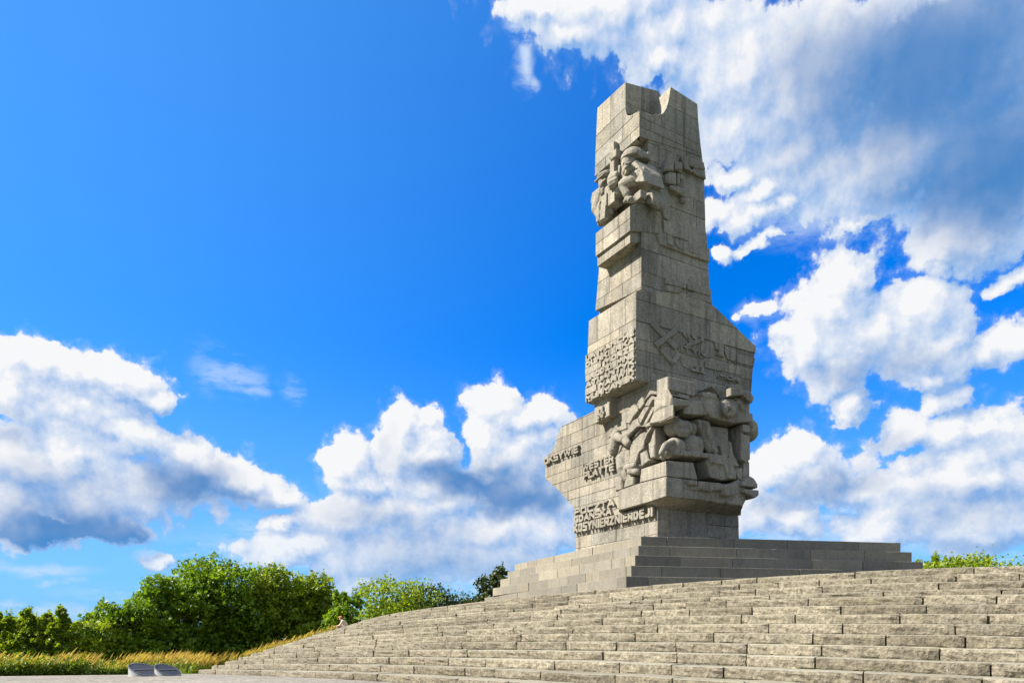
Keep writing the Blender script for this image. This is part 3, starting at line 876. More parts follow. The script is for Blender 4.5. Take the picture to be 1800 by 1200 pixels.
# ---- letters -----------------------------------------------------------
GL = {
 'A': [((0, 0), (.5, 1)), ((.5, 1), (1, 0)), ((.22, .3), (.78, .3))], 'B': [((0, 0), (0, 1)), ((0, 1), (.8, .95)), ((.8, .95), (.8, .55)), ((0, .5), (.9, .5)), ((.9, .5), (.9, .05)), ((0, 0), (.9, 0))],
 'C': [((1, .95), (.1, .95)), ((.05, .9), (.05, .1)), ((.1, .05), (1, .05))], 'D': [((0, 0), (0, 1)), ((0, 1), (.75, .9)), ((.75, .9), (.95, .5)), ((.95, .5), (.75, .1)), ((.75, .1), (0, 0))],
 'E': [((0, 0), (0, 1)), ((0, 1), (1, 1)), ((0, .5), (.9, .5)), ((0, 0), (1, 0))], 'G': [((1, .95), (.1, .95)), ((.05, .9), (.05, .1)), ((.1, .05), (.95, .05)), ((.95, .05), (.95, .45)), ((.95, .45), (.6, .45))],
 'H': [((0, 0), (0, 1)), ((1, 0), (1, 1)), ((0, .5), (1, .5))], 'I': [((.5, 0), (.5, 1))], 'J': [((.9, 1), (.9, .1)), ((.9, .1), (.1, .05))],
 'K': [((0, 0), (0, 1)), ((.05, .45), (.95, 1)), ((.25, .6), (1, 0))], 'L': [((0, 1), (0, 0)), ((0, 0), (1, 0))],
 'M': [((0, 0), (0, 1)), ((0, 1), (.5, .35)), ((.5, .35), (1, 1)), ((1, 1), (1, 0))], 'N': [((0, 0), (0, 1)), ((0, 1), (1, 0)), ((1, 0), (1, 1))],
 'O': [((.1, .95), (.9, .95)), ((.95, .9), (.95, .1)), ((.9, .05), (.1, .05)), ((.05, .1), (.05, .9))], 'P': [((0, 0), (0, 1)), ((0, 1), (.9, 1)), ((.95, 1), (.95, .5)), ((.9, .45), (0, .45))],
 'R': [((0, 0), (0, 1)), ((0, 1), (.9, 1)), ((.95, .95), (.95, .5)), ((.9, .48), (0, .48)), ((.4, .45), (1, 0))],
 'S': [((1, 1), (.05, 1)), ((.05, .95), (.05, .55)), ((.05, .5), (.95, .5)), ((.95, .45), (.95, .05)), ((.95, 0), (0, 0))], 'T': [((0, 1), (1, 1)), ((.5, 1), (.5, 0))],
 'U': [((0, 1), (0, .05)), ((0, 0), (1, 0)), ((1, .05), (1, 1))], 'W': [((0, 1), (.25, 0)), ((.25, 0), (.5, .8)), ((.5, .8), (.75, 0)), ((.75, 0), (1, 1))],
 'Y': [((0, 1), (.5, .45)), ((1, 1), (.5, .45)), ((.5, .45), (.5, 0))], 'Z': [((0, 1), (1, 1)), ((1, 1), (0, 0)), ((0, 0), (1, 0))],
}
WD = {'I': .42, 'M': 1.25, 'W': 1.5, 'N': 1.05, ' ': .45, 'A': 1.05, 'E': .9, 'L': .85}
def seg_d(px, pz, a, b, ax):
    vx, vz = (b[0] - a[0]) * ax, b[1] - a[1]; wx, wz = (px - a[0]) * ax, pz - a[1]
    t = max(0, min(1, (wx * vx + wz * vz) / (vx * vx + vz * vz + 1e-9)))
    return max(abs(wx - t * vx), abs(wz - t * vz)) * .5 + hypot(wx - t * vx, wz - t * vz) * .5
def glyph(ch, fr, sL, sR, z0, z1, n0, n1, parent, wgt=.135, mat=None):
    """one raised stone letter filling the box sL..sR, z0..z1 of a wall"""
    W = abs(sR - sL); H = z1 - z0; ax = W / H
    segs = GL[ch]; nx = max(6, min(11, int(9 * ax) + 2)); nz = 10
    hw = wgt * {'W': .72, 'M': .78, 'N': .85, 'A': .9, 'R': .9, 'K': .9, 'E': .9, 'S': .85}.get(ch, 1); hx = hw / ax
    def f(i, j):
        u, v = -.02 + 1.04 * i / nx, -.02 + 1.04 * j / nz
        if i in (0, nx) or j in (0, nz): return -.02
        # strokes run inside the box
        d = min(seg_d(u, v, (hx + a[0] * (1 - 2 * hx), hw + a[1] * (1 - 2 * hw)), (hx + b[0] * (1 - 2 * hx), hw + b[1] * (1 - 2 * hw)), ax) for a, b in segs)
        return hw * .98 - d
    def P(i, j): return (-.02 + 1.04 * i / nx, -.02 + 1.04 * j / nz)
    vs, fs = [], []; key = {}
    def V(u, v, n):
        k = (round(u, 4), round(v, 4), n)
        if k not in key:
            key[k] = len(vs); vs.append(fr.at(sL + (sR - sL) * u, z0 + (z1 - z0) * v, n1 if n else n0))
        return key[k]
    for i in range(nx):
        for j in range(nz):
            cs = [(i, j), (i + 1, j), (i + 1, j + 1), (i, j + 1)]; vals = [f(*c) for c in cs]
            if max(vals) <= 0: continue
            poly = []
            for q in range(4):
                c, d = cs[q], cs[(q + 1) % 4]; a, b = vals[q], vals[(q + 1) % 4]
                if a > 0: poly.append((P(*c), 0))
                if (a > 0) != (b > 0):
                    t = a / (a - b); p, r = P(*c), P(*d); poly.append(((p[0] + (r[0] - p[0]) * t, p[1] + (r[1] - p[1]) * t), 1))
            if len(poly) < 3: continue
            fs.append([V(p[0], p[1], 1) for p, _ in poly])
            m_ = len(poly)
            for q in range(m_):
                (p, tp), (r, tr_) = poly[q], poly[(q + 1) % m_]
                if tp and tr_: fs.append([V(p[0], p[1], 1), V(p[0], p[1], 0), V(r[0], r[1], 0), V(r[0], r[1], 1)])
    if not fs: return
    flip = (fr.S.cross(Vector((0, 0, 1))).dot(fr.N) < 0) != (sR < sL)
    if flip: fs = [f_[::-1] for f_ in fs]
    mesh_obj('letter', vs, fs, mat or M_CARVE, parent)
def write(txt, fr, pL, pR, zlo, zhi, n1, par, n0=-.01, wgt=.14, gapf=.07, x0=0.0, x1=1.0):
    """letters between photo columns pL..pR (left end, right end)"""
    sL, sR = fr.px(pL, 700)[0], fr.px(pR, 700)[0]
    sL, sR = sL + (sR - sL) * x0, sL + (sR - sL) * x1
    tot = sum(WD.get(c, 1.0) for c in txt); x = 0
    for c in txt:
        w = WD.get(c, 1.0)
        if c != ' ':
            g = gapf * .5
            glyph(c, fr, sL + (sR - sL) * (x + g) / tot, sL + (sR - sL) * (x + w - g) / tot, zlo, zhi, n0, n1, par, wgt)
        x += w
ins = empty('inscription', monument_mid, parent=monument)
zA = LT.px(1117.2, 576.5)[1]; hh = (zA - zbot - .02) / 7
rows = [('LA MANCHE', 0), ('DUNKIERKA', 0), ('MORZE', .40), ('SRODZIEMNE', 0), ('ATLANTYK', 0), ('NARWIK', .30), ('MURMANSK', 0)]
for i, (tx, x0) in enumerate(rows):
    z1 = zA - i * hh; z0 = z1 - hh
    write(tx, LT, 1031.0, 1117.0, z0 + .008, z1 - .010, .08, ins, wgt=.17, gapf=.04, x0=x0)
    if x0:
        sL, sR = LT.px(1030.6, 700)[0], LT.px(1117, 700)[0]; se = sL + (sR - sL) * (x0 - .06)
        slab('plain_stone', LT, [(sL, z0 + .008), (se, z0 + .008), (se, z1 - .012), (sL, z1 - .012)], -.01, .08, M_CARVE, ins, .01)
def row(txt, lx, lt, lb, rx, rt_, rb, n1, wgt=.135, **k):
    fr = L0
    zhi = (fr.px(lx, lt)[1] + fr.px(rx, rt_)[1]) / 2; zlo = (fr.px(lx, lb)[1] + fr.px(rx, rb)[1]) / 2
    write(txt, fr, lx, rx, zlo, zhi, n1, ins, wgt=wgt, **k)
row('OKSYWIE', 959.5, 806, 818, 1020.5, 781, 795, .17)
row('WESTER', 1026, 816.5, 830, 1082, 797, 811, .13)
row('PLATTE', 1029, 831, 844, 1083.5, 812.5, 826.5, .17)
row('POCZTA', 1012.6, 893, 907, 1084, 875.5, 889, .15)
row('GDANSKA', 1013, 907.6, 921.4, 1079.5, 889.8, 903, .18)
row('KOSYNIERZNIERDEJI', 1013, 923, 939.5, 1153.5, 888, 904.8, .22)
# letters of the shaded face
def rowr(txt, fr, lx, lt, lb, rx, n1):
    zhi = fr.px(lx, lt)[1]; zlo = fr.px(lx, lb)[1]
    write(txt, fr, lx, rx, zlo, zhi, n1, ins, wgt=.16)
rowr('ITYN', RT, 1193, 606.5, 617, 1238, .13); rowr('CEL', RT, 1211, 640, 652, 1237, .13); rowr('MOR', RT, 1259, 656, 664, 1298, .13)

# ---- small console under the text block ---------------------------------
con = empty('console', monument_mid, parent=monument)
slab('console_block', LF(0), LF(0).poly([(1043, 706), (1071, 692), (1071.5, 731), (1046.5, 744.5)], .5), -.05, .5, M_CARVE, con, .04)
for q in ([(1048, 722), (1053, 719), (1053, 736), (1049, 738)], [(1055, 716), (1059, 713), (1059.5, 733), (1055, 735)], [(1064, 712), (1070.5, 708), (1071, 730), (1065, 733)], [(1050, 728), (1061, 722), (1061, 727), (1050, 733)]):
    slab('console_ridge', LF(0), LF(0).poly(q, .62), .49, .62, M_CARVE, con, .02)

# ---- sculpted masses -----------------------------------------------------
def carve(name, prims, parent, voxel=.055, smooth_it=4, mat=None, rough=.0, facet=0):
    """union of rounded solids fused into one carved mesh. prim: ('e', c, (u, n, z) radii, fr) or ('c', p, q, r0, r1) or ('b', c, half, fr, twist)"""
    bm = bmesh.new()
    def addv(vs, fs):
        b = [bm.verts.new(v) for v in vs]
        for f in fs: bm.faces.new([b[i] for i in f])
    for p in prims:
        if p[0] in 'eh':
            c, r, fr = p[1], p[2], p[3]; tw = p[4] if len(p) > 4 else 0
            nu, nv = 16, 10; vs = [c + Vector((0, 0, 0))]; vs = []
            ax, az = fr.S, Vector((0, 0, 1))
            if tw: ax, az = ax * cos(tw) + az * sin(tw), az * cos(tw) - ax * sin(tw)
            for j in range(1, nv):
                ph = pi * j / nv
                for i in range(nu):
                    t = 2 * pi * i / nu
                    cz = cos(ph) if p[0] == 'e' else max(cos(ph), -.04)
                    vs.append(c + ax * (r[0] * sin(ph) * cos(t)) + fr.N * (r[1] * sin(ph) * sin(t)) + az * (r[2] * cz))
            top = len(vs); vs.append(c + az * r[2]); bot = len(vs); vs.append(c - az * r[2] * (1 if p[0] == 'e' else .05))
            fs = []
            for j in range(nv - 2):
                for i in range(nu):
                    a = j * nu + i; b = j * nu + (i + 1) % nu; fs.append((a, b, b + nu, a + nu))
            for i in range(nu):
                fs.append((top, (i + 1) % nu, i)); fs.append((bot, (nv - 2) * nu + i, (nv - 2) * nu + (i + 1) % nu))
            addv(vs, fs)
        elif p[0] == 'c':
            P, Qp, r0, r1 = p[1], p[2], p[3], p[4]
            d = (Qp - P); L = d.length; d = d / L
            x = d.orthogonal().normalized(); y = d.cross(x); nu = 14; rings = []
            for (t, rr) in ((-r0 * .97, .25 * r0), (-r0 * .7, .71 * r0), (0, r0), (L * .5, (r0 + r1) / 2), (L, r1), (L + r1 * .7, .71 * r1), (L + r1 * .97, .25 * r1)):
                rings.append((P + d * t, rr))
            vs = [c + (x * cos(2 * pi * i / nu) + y * sin(2 * pi * i / nu)) * r for c, r in rings for i in range(nu)]
            fs = [(j * nu + i, j * nu + (i + 1) % nu, (j + 1) * nu + (i + 1) % nu, (j + 1) * nu + i) for j in range(len(rings) - 1) for i in range(nu)]
            fs.append(list(range(nu))[::-1]); fs.append([(len(rings) - 1) * nu + i for i in range(nu)])
            addv(vs, fs)
        elif p[0] == 'b':
            c, h, fr, tw = p[1], p[2], p[3], p[4]
            ax, az = fr.S, Vector((0, 0, 1))
            ax, az = ax * cos(tw) + az * sin(tw), az * cos(tw) - ax * sin(tw)
            vs = [c + ax * (h[0] * i) + fr.N * (h[1] * j) + az * (h[2] * k) for i in (-1, 1) for j in (-1, 1) for k in (-1, 1)]
            addv(vs, [(0, 1, 3, 2), (4, 6, 7, 5), (0, 4, 5, 1), (2, 3, 7, 6), (0, 2, 6, 4), (1, 5, 7, 3)])
        elif p[0] == 'p':      # traced polygon prism: ('p', fr, px pts, n0, n1, taper)
            fr, pts, n0, n1, tp = p[1], p[2], p[3], p[4], p[5]
            pl = fr.poly(pts, (n0 + n1) / 2)
            if area(pl) < 0: pl = pl[::-1]
            m_ = len(pl); cx = sum(q[0] for q in pl) / m_; cz = sum(q[1] for q in pl) / m_
            vs = [fr.at(cx + (a - cx) * tp, cz + (z - cz) * tp, n1) for a, z in pl] + [fr.at(a, z, n0) for a, z in pl]
            fs = [list(range(m_)), [m_ + i for i in reversed(range(m_))]] + [((i + 1) % m_, i, m_ + i, m_ + (i + 1) % m_) for i in range(m_)]
            addv(vs, fs)
    bmesh.ops.recalc_face_normals(bm, faces=bm.faces)
    me = bpy.data.meshes.new(name + '_raw'); bm.to_mesh(me); bm.free()
    tmp = bpy.data.objects.new('tmp', me); COL.objects.link(tmp)
    md = tmp.modifiers.new('r', 'REMESH'); md.mode = 'VOXEL'; md.voxel_size = voxel; md.adaptivity = 0
    if smooth_it:
        ms = tmp.modifiers.new('s', 'SMOOTH'); ms.factor = .5; ms.iterations = smooth_it
    if facet:
        md2 = tmp.modifiers.new('d', 'DECIMATE'); md2.ratio = facet
    dg = bpy.context.evaluated_depsgraph_get(); ev = tmp.evaluated_get(dg); m2 = bpy.data.meshes.new_from_object(ev)
    vs = [v.co.copy() for v in m2.vertices]; fs = [list(f.vertices) for f in m2.polygons]
    bpy.data.objects.remove(tmp); bpy.data.meshes.remove(me); bpy.data.meshes.remove(m2)
    if rough:
        vs = [v + Vector((noise.noise(v * 3), noise.noise(v * 3 + Vector((9, 0, 0))), noise.noise(v * 3 + Vector((0, 9, 0))))) * rough for v in vs]
    return mesh_obj(name, vs, fs, mat or M_CARVE, parent, smooth=not facet)

def W(fr, px, py, n=0.0):
    s, z = fr.px(px, py, n); return fr.at(s, z, n)

# ---- the two soldiers under the cap ---------------------------------------
sol = empty('soldier_figures', monument_mid, parent=monument)
Fm = LF(0)
def E(px, py, n, r, tw=0): return ('e', W(Fm, px, py, n), r, Fm, tw)
def C(x0, y0, n0, x1, y1, n1, r0, r1): return ('c', W(Fm, x0, y0, n0), W(Fm, x1, y1, n1), r0, r1)
def Bx(px, py, n, h, tw=0): return ('b', W(Fm, px, py, n), h, Fm, tw)
# helmeted soldier
def PS(pts, n0, n1, tp=.85): return ('p', Fm, pts, n0, n1, tp)
carve('soldier_body', [
    C(1120, 294, .28, 1115, 304, .35, .32, .42),                     # neck and collar
    PS([(1134, 285), (1148, 304), (1153, 326), (1134, 327), (1120, 331), (1103, 346), (1090, 335), (1086, 324), (1091, 315), (1104, 306)], -.3, .85, .88),
    C(1127, 309, .55, 1095, 324, 1.0, .40, .25),
    C(1094, 326, 1.0, 1103, 342, .85, .20, .22),
    PS([(1112, 335), (1154, 327), (1160, 352), (1158, 364), (1106, 356)], -.5, .30, .95),
    Bx(1126, 346, .62, (.24, .20, .20), 0), C(1102, 351, .90, 1118, 351, .72, .15, .16), E(1108, 350, .92, (.18, .15, .13)), E(1099, 354, .98, (.13, .12, .10)),
    C(1146, 348, .05, 1158, 362, -.2, .30, .24),
], sol, .04, 1, facet=.12)
carve('soldier_head', [
    E(1107, 289, .70, (.38, .46, .52)), E(1104, 300, .90, (.31, .32, .24)),
    E(1101.5, 290.5, 1.24, (.085, .15, .17)), E(1101, 294.5, 1.30, (.12, .10, .07)),
    E(1098, 286.5, 1.16, (.13, .09, .05)), E(1106, 287, 1.18, (.14, .09, .05)), E(1097.5, 289.5, 1.05, (.08, .06, .04)), E(1107, 290, 1.10, (.09, .06, .04)),
    E(1102.5, 298.5, 1.19, (.16, .06, .035)), E(1102.5, 301.3, 1.17, (.13, .07, .04)), E(1102, 305, 1.10, (.16, .12, .09)), E(1110, 296, .98, (.12, .16, .18)),
    E(1120, 288, .62, (.10, .16, .18)), C(1114, 298, .45, 1118, 306, .35, .34, .40),
], sol, .03, 1)
carve('helmet', [('h', W(Fm, 1114.5, 284.0, .46), (.62, .72, .62), Fm), ('h', W(Fm, 1127, 286, .20), (.46, .52, .50), Fm)], sol, .035, 1)
# fist on the rifle, the rifle upright between the two men
carve('rifle', [
    Bx(1080, 292, .70, (.17, .16, 1.15)), Bx(1082, 272, .74, (.30, .20, .10)), Bx(1083, 277.5, .74, (.24, .2, .08)), Bx(1090, 301, .85, (.08, .10, .26), .15),
    Bx(1079, 345, .75, (.42, .30, .55), 0)], sol, .04, 1, facet=0.12)
carve('fist', [
    E(1078, 318, .95, (.32, .32, .42)), C(1083, 310, 1.05, 1073, 315, 1.22, .12, .12), C(1083, 315.5, 1.1, 1073, 320.5, 1.25, .12, .12),
    C(1082, 321, 1.1, 1073, 326, 1.22, .115, .115), C(1081, 326.5, 1.05, 1073.5, 331, 1.15, .11, .10), C(1075, 307, 1.02, 1084, 305, 1.05, .12, .12),
    C(1080, 334, .8, 1086, 352, .6, .28, .34)], sol, .035, 1)
# bare-headed soldier behind
carve('soldier_body', [
    C(1063, 338, .5, 1056, 350, .55, .40, .55), C(1057, 352, .62, 1050, 366, .85, .52, .34), C(1050, 366, .85, 1060, 384, .75, .30, .28),
    C(1068, 350, .2, 1072, 378, .1, .7, .6), Bx(1067, 372, .55, (.42, .42, .5)), C(1075, 352, .6, 1088, 338, .7, .42, .38), C(1060, 384, .6, 1072, 372, .75, .28, .26),
    C(1058, 380, .75, 1056, 392, .6, .24, .2)], sol, .05, 2, facet=0.07)
carve('soldier_head', [
    E(1064, 322, .66, (.34, .40, .52)), E(1061, 333, .78, (.24, .25, .2)), E(1057.5, 326, 1.0, (.10, .13, .15)), Bx(1060, 319.5, .97, (.27, .07, .05)),
    E(1059, 331.5, .98, (.15, .06, .04)), E(1059, 334, .97, (.13, .06, .04)), E(1060, 338, .9, (.15, .10, .09)), C(1065, 332, .5, 1066, 343, .45, .28, .34), E(1072, 323, .5, (.08, .14, .18))], sol, .035, 1)
carve('cap', [E(1065, 313, .60, (.44, .52, .22)), Bx(1063, 316.5, .72, (.40, .40, .04)), E(1069, 310, .45, (.5, .5, .18))], sol, .04, 1, facet=0.12)
carve('pistol', [Bx(1065, 354, 1.0, (.22, .14, .32)), Bx(1063, 372, 1.02, (.22, .14, .42), .12), Bx(1058, 350, 1.02, (.06, .12, .18)), C(1055, 360, 1.0, 1055, 372, .95, .15, .16), E(1056, 376, .95, (.16, .16, .2))], sol, .035, 1, facet=0.12)

# ---- lower sculpture group at the front corner -------------------------------
grp = empty('lower_figures', monument_mid, parent=monument)
bl = -.45; Ll = LF(bl); al = corner_a(1171, bl); Rl = RF(al)
def corner_block(name, b, cx, ltop, lbot, rtop, rbot, depth_a, depth_b, parent, mat=M_CARVE, ch=.03):
    """block on the front corner: lit outline ltop->lbot (from the corner leftwards), shaded outline to the right"""
    Lx = LF(b); a0 = corner_a(cx, b); Rx = RF(a0); c0 = b
    lp = Lx.poly(ltop + lbot[::-1]); rp = Rx.poly(rtop + rbot[::-1])
    lp = [(max(s, a0), z) for s, z in lp]; rp = [(max(s, c0), z) for s, z in rp]
    slab(name, Lx, lp, -depth_b, 0, mat, parent, ch, corners=((a0, 1),))
    slab(name, Rx, rp, -depth_a, 0, mat, parent, ch, corners=((c0, 1),))
    return a0
# lowest beam and the course above
corner_block('corner_stone', -.45, 1171, [(1171, 837), (1124, 849), (1087, 862)], [(1171, 872), (1144, 881), (1087, 897)],
             [(1171, 837), (1221, 844)], [(1171, 872), (1218, 877)], 1.2, .75, grp)
corner_block('corner_stone', -.45, 1171.5, [(1171.5, 809.5), (1127, 824)], [(1171.5, 836), (1124, 848)],
             [(1171.5, 809.5), (1219, 812.5)], [(1171.5, 836), (1227, 843)], 1.2, .75, grp)
slab('corner_stone', Rl, Rl.poly([(1221.6, 844.3), (1252, 849), (1280, 850), (1300, 842), (1311, 858), (1311, 880), (1306, 889.5), (1266, 884.5), (1242, 881), (1218.6, 877)]), -1.2, .02, M_CARVE, grp, .06)
# sloping soffit back to the base wall
so_v = []
LB0 = LF(0)
sof = [Vector(W(Ll, 1087, 897)), Vector(W(Ll, 1144, 881)), Vector(W(Rl, 1171, 872)), Vector(W(Rl, 1218, 877)), Vector(W(Rl, 1266, 884.5)), Vector(W(Rl, 1306, 889.5))]
inn = [Vector(W(LF(-.0), 1088, 899)), Vector(W(LF(0), 1130, 890)), Vector(W(RF(0), 1156, 891)), Vector(W(RF(-.05), 1205, 898)), Vector(W(RF(-.05), 1260, 902)), Vector(W(RF(-.05), 1299, 905))]
so_v = sof + inn; n6 = 6
top6 = [v + Vector((0, 0, .35)) for v in inn]
mesh_obj('soffit', so_v + top6, [(i, i + 1, i + 7, i + 6) for i in range(5)] + [(i + 6, i + 7, i + 13, i + 12) for i in range(5)], M_CARVE, grp)
Rr = RF(al)
def ER(px, py, n, r, tw=0): return ('e', W(Rr, px, py, n), r, Rr, tw)
def CR(x0, y0, n0, x1, y1, n1, r0, r1): return ('c', W(Rr, x0, y0, n0), W(Rr, x1, y1, n1), r0, r1)
def PR(pts, n0, n1, tp=.9): return ('p', Rr, pts, n0, n1, tp)
def PL(pts, n0, n1, tp=.92): return ('p', LF(0), pts, n0, n1, tp)
ZA_ = lambda pts: zq(pts, 1200, 670, 10.0)
ZB_ = lambda pts: zq(pts, 1190, 780, 9.23)
# right foot of the group
carve('foot_mass', [PR([(1287, 852), (1300, 838), (1309, 843), (1317, 855), (1317.5, 862), (1288, 858)], -1.0, .25), PR([(1289, 862), (1317, 864), (1318, 874), (1310, 880), (1290, 868)], -1.0, .32),
    PR(ZB_([(130, 590), (285, 595), (290, 680), (150, 660)]), -.2, .22), PR(ZB_([(300, 600), (700, 640), (720, 760), (450, 780), (300, 740)]), -.2, .2),
    PR(ZB_([(700, 660), (870, 660), (880, 830), (780, 870), (700, 840)]), -.2, .42), PR(ZB_([(880, 680), (930, 720), (930, 820), (870, 820)]), -.2, .3),
    PR(ZB_([(200, 690), (560, 760), (560, 800), (210, 740)]), -.1, .10)], grp, .05, 1, facet=0.06)
# two great fists
carve('fist', [ER(1187, 752, -.35, (.58, .55, .46)), ER(1201, 754, -.45, (.42, .5, .43)), ER(1213, 756, -.6, (.25, .4, .42)), CR(1194, 744, .1, 1206, 746, -.02, .16, .15), CR(1196, 758, .12, 1208, 759, 0, .15, .14),
               CR(1196, 764, .08, 1206, 765, -.05, .13, .12)], grp, .045, 3)
carve('fist', [ER(1186, 787, -.30, (.52, .52, .50)), ER(1174, 790, -.25, (.34, .4, .42)), CR(1170, 782, .05, 1162, 796, .12, .17, .13), CR(1176, 778, .12, 1184, 776, .15, .13, .12), CR(1164, 796, .1, 1166, 806, .0, .12, .11),
               ER(1214, 786, -.45, (.74, .55, .62)), ER(1230, 780, -.55, (.5, .5, .42)), PR([(1165, 803), (1240, 810), (1236, 800), (1168, 795)], -1.0, .12)], grp, .05, 3)
# arm running over them towards the right, shoulder, head with a cap
carve('arm', [PR([(1183.5, 711), (1220, 709.5), (1226, 736), (1183.5, 734)], -1.3, .05, .95), PR([(1217, 697), (1242, 699), (1248, 711), (1256, 724), (1270, 728), (1308, 732), (1309, 747), (1272, 750), (1233, 740), (1224, 728), (1216, 712)], -1.2, .12, .96),
              PR([(1181, 697), (1213, 704), (1216, 714), (1178, 712)], -1.3, -.12, .95), PR([(1215, 695), (1241, 697), (1244, 707), (1218, 703)], -1.2, .2, .95)], grp, .05, 1, facet=0.05)
carve('head', [PR([(1259, 704), (1298, 703), (1306, 716), (1305, 732), (1262, 730), (1256, 722)], -.9, .10, .97), ER(1280, 718, .05, (.62, .35, .52)), ER(1279, 714.5, .42, (.34, .10, .10)), ER(1275, 720, .45, (.12, .14, .22)),
               ER(1288, 722, .38, (.20, .14, .20)), ER(1281, 729, .34, (.30, .14, .12)), CR(1296, 708, .2, 1306, 722, .0, .18, .2)], grp, .045, 1, facet=0.12)
carve('cap', [('p', Rr, [(1262.5, 689), (1284, 691), (1285, 702), (1262.5, 703.5)], -1.1, .55, .98), ('p', Rr, [(1284, 690), (1300, 692), (1309, 706), (1304, 716), (1290, 704)], -1.0, .35, .95), ER(1293, 689.5, .15, (.26, .35, .17))], grp, .045, 1, facet=0.12)
slab('cap_brim', RF(al + .9), RF(al + .9).poly([(1232, 686), (1282, 682.5), (1284, 690), (1263, 704), (1248, 707)]), -.3, .75, M_CARVE, grp, .03)
carve('shoulder_knob', [ER(1309, 757, -.75, (.52, .8, .62)), ER(1313, 764, -.85, (.40, .7, .44)), ER(1300, 757, -.45, (.28, .3, .28))], grp, .055, 2, facet=0.12)
# torso, coat folds, knee and post
carve('torso', [PR([(1210, 737), (1233, 741), (1240, 760), (1246, 790), (1262, 812), (1236, 812), (1222, 775)], -1.2, -.15), PR([(1236, 750), (1270, 754), (1272, 780), (1258, 785), (1240, 768)], -1.2, -.35),
    PR([(1240, 765), (1272, 778), (1276, 800), (1288, 824), (1262, 820), (1244, 800)], -1.2, -.12), PR([(1228, 742), (1238, 760), (1250, 800), (1244, 805), (1230, 770)], -1.0, .12),
    PR([(1250, 785), (1262, 790), (1270, 808), (1256, 806)], -1.0, .1), CR(1238, 775, -.2, 1246, 790, -.1, .22, .2),
    PR([(1222, 812), (1268, 818), (1280, 830), (1279, 847), (1252, 849), (1230, 843)], -1.2, .10, .92), PR([(1256, 819), (1274, 824), (1279, 846), (1264, 846)], -1.0, .24), PR([(1232, 800), (1262, 806), (1288, 824), (1232, 818)], -1.0, .22, .96),
    PR([(1274, 822), (1290, 826), (1290, 850), (1282, 846)], -1.2, .0)], grp, .05, 1, facet=0.05)
carve('post', [PR([(1286, 765), (1303, 769), (1303.5, 812), (1296, 818), (1287, 812)], -1.2, .02, .95), PR([(1274, 757), (1288, 760), (1290, 820), (1278, 812)], -1.4, -.55, .95), PR([(1294, 812), (1303, 814), (1304, 842), (1290, 842)], -1.2, -.1, .95),
    PR([(1289, 750), (1301, 752), (1302, 766), (1289, 764)], -1.2, .1, .95)], grp, .05, 1, facet=0.05)
# upper corner stones
corner_block('corner_stone', -.42, 1174, [(1174, 661), (1154, 668)], [(1174, 700), (1154, 705)], [(1174, 661), (1222, 672)], [(1174, 684), (1222, 696)], 1.3, .8, grp)
corner_block('corner_stone', -.62, 1181, [(1181, 697), (1174, 683), (1160, 690), (1150, 700)], [(1178, 712), (1158, 722), (1148, 728)], [(1181, 697), (1213, 705)], [(1178, 712), (1213, 713)], 1.2, .8, grp)
corner_block('corner_stone', -.62, 1183.5, [(1183.5, 711.5), (1160, 712), (1150, 722)], [(1183, 731), (1163, 740), (1140, 745)], [(1183.5, 711.5), (1184.5, 711.5)], [(1183.5, 733), (1184.5, 733)], 1.0, .8, grp)
# rough lit top between the upper stones
mesh_obj('ledge', [W(Rl, 1176, 684, 0), W(Rl, 1181, 695, .3), W(Rl, 1212, 701, .3), W(Rl, 1208, 684, -.45), W(Rl, 1178, 679, -.4)], [(0, 1, 2, 3, 4)], M_CARVE, grp)
corner_block('corner_stone', -.25, 1153, [(1153, 751), (1146, 756)], [(1153, 805), (1143, 808)], [(1153, 751), (1172, 750)], [(1153, 805), (1172, 805)], 1.1, .6, grp)
# slanting hands, bayonets and figures on the lit side
lit = [
 ([(640,330),(740,165),(860,180),(880,240),(760,235),(660,345)], .42), ([(530,350),(600,270),(640,330),(640,400),(560,500),(520,430)], .36),
 ([(640,440),(750,240),(860,290),(860,330),(790,330),(730,440)], .34), ([(370,490),(450,400),(530,470),(530,520),(440,640),(390,740),(300,740),(360,640)], .30),
 ([(470,720),(640,450),(740,440),(600,690),(560,770)], .28), ([(600,800),(780,450),(830,480),(690,740)], .36), ([(720,760),(820,540),(860,548),(830,690)], .44),
 ([(300,930),(430,700),(530,640),(570,790),(510,810),(330,1000)], .34), ([(400,1010),(560,820),(600,830),(430,1040)], .16), ([(660,940),(740,800),(790,806),(700,940),(640,1080)], .42),
 ([(385,1180),(430,1060),(560,930),(640,890),(700,930),(640,1080),(650,1200),(560,1330),(430,1440),(385,1440)], .30), ([(745,1060),(830,820),(836,1180),(780,1190),(700,1110)], .34),
 ([(0,820),(200,700),(310,720),(330,830),(140,900),(0,1000)], .05), ([(560,800),(740,720),(880,700),(1110,600),(1110,615),(900,730),(700,810)], .5)]
for pts, d in lit: slab('carved_bar', LF(0), LF(0).poly(zq(pts, 1070, 670, 10), d * .8), -.02, d, M_CARVE, grp, .035)
lit2 = [
 ([(300,220),(350,150),(480,100),(500,330),(420,400),(300,450),(280,330)], .28), ([(670,170),(790,110),(820,270),(850,280),(800,330),(700,410),(690,380)], .52),
 ([(490,0),(730,0),(730,90),(660,150),(640,200),(600,330),(480,350)], .40), ([(820,20),(930,0),(930,240),(850,260),(820,120)], .45),
 ([(440,530),(560,570),(550,720),(370,790),(400,640)], .34), ([(170,10),(360,0),(300,130),(270,210),(210,300),(170,150)], .06), ([(200,570),(330,600),(340,700),(330,800),(220,830)], .08)]
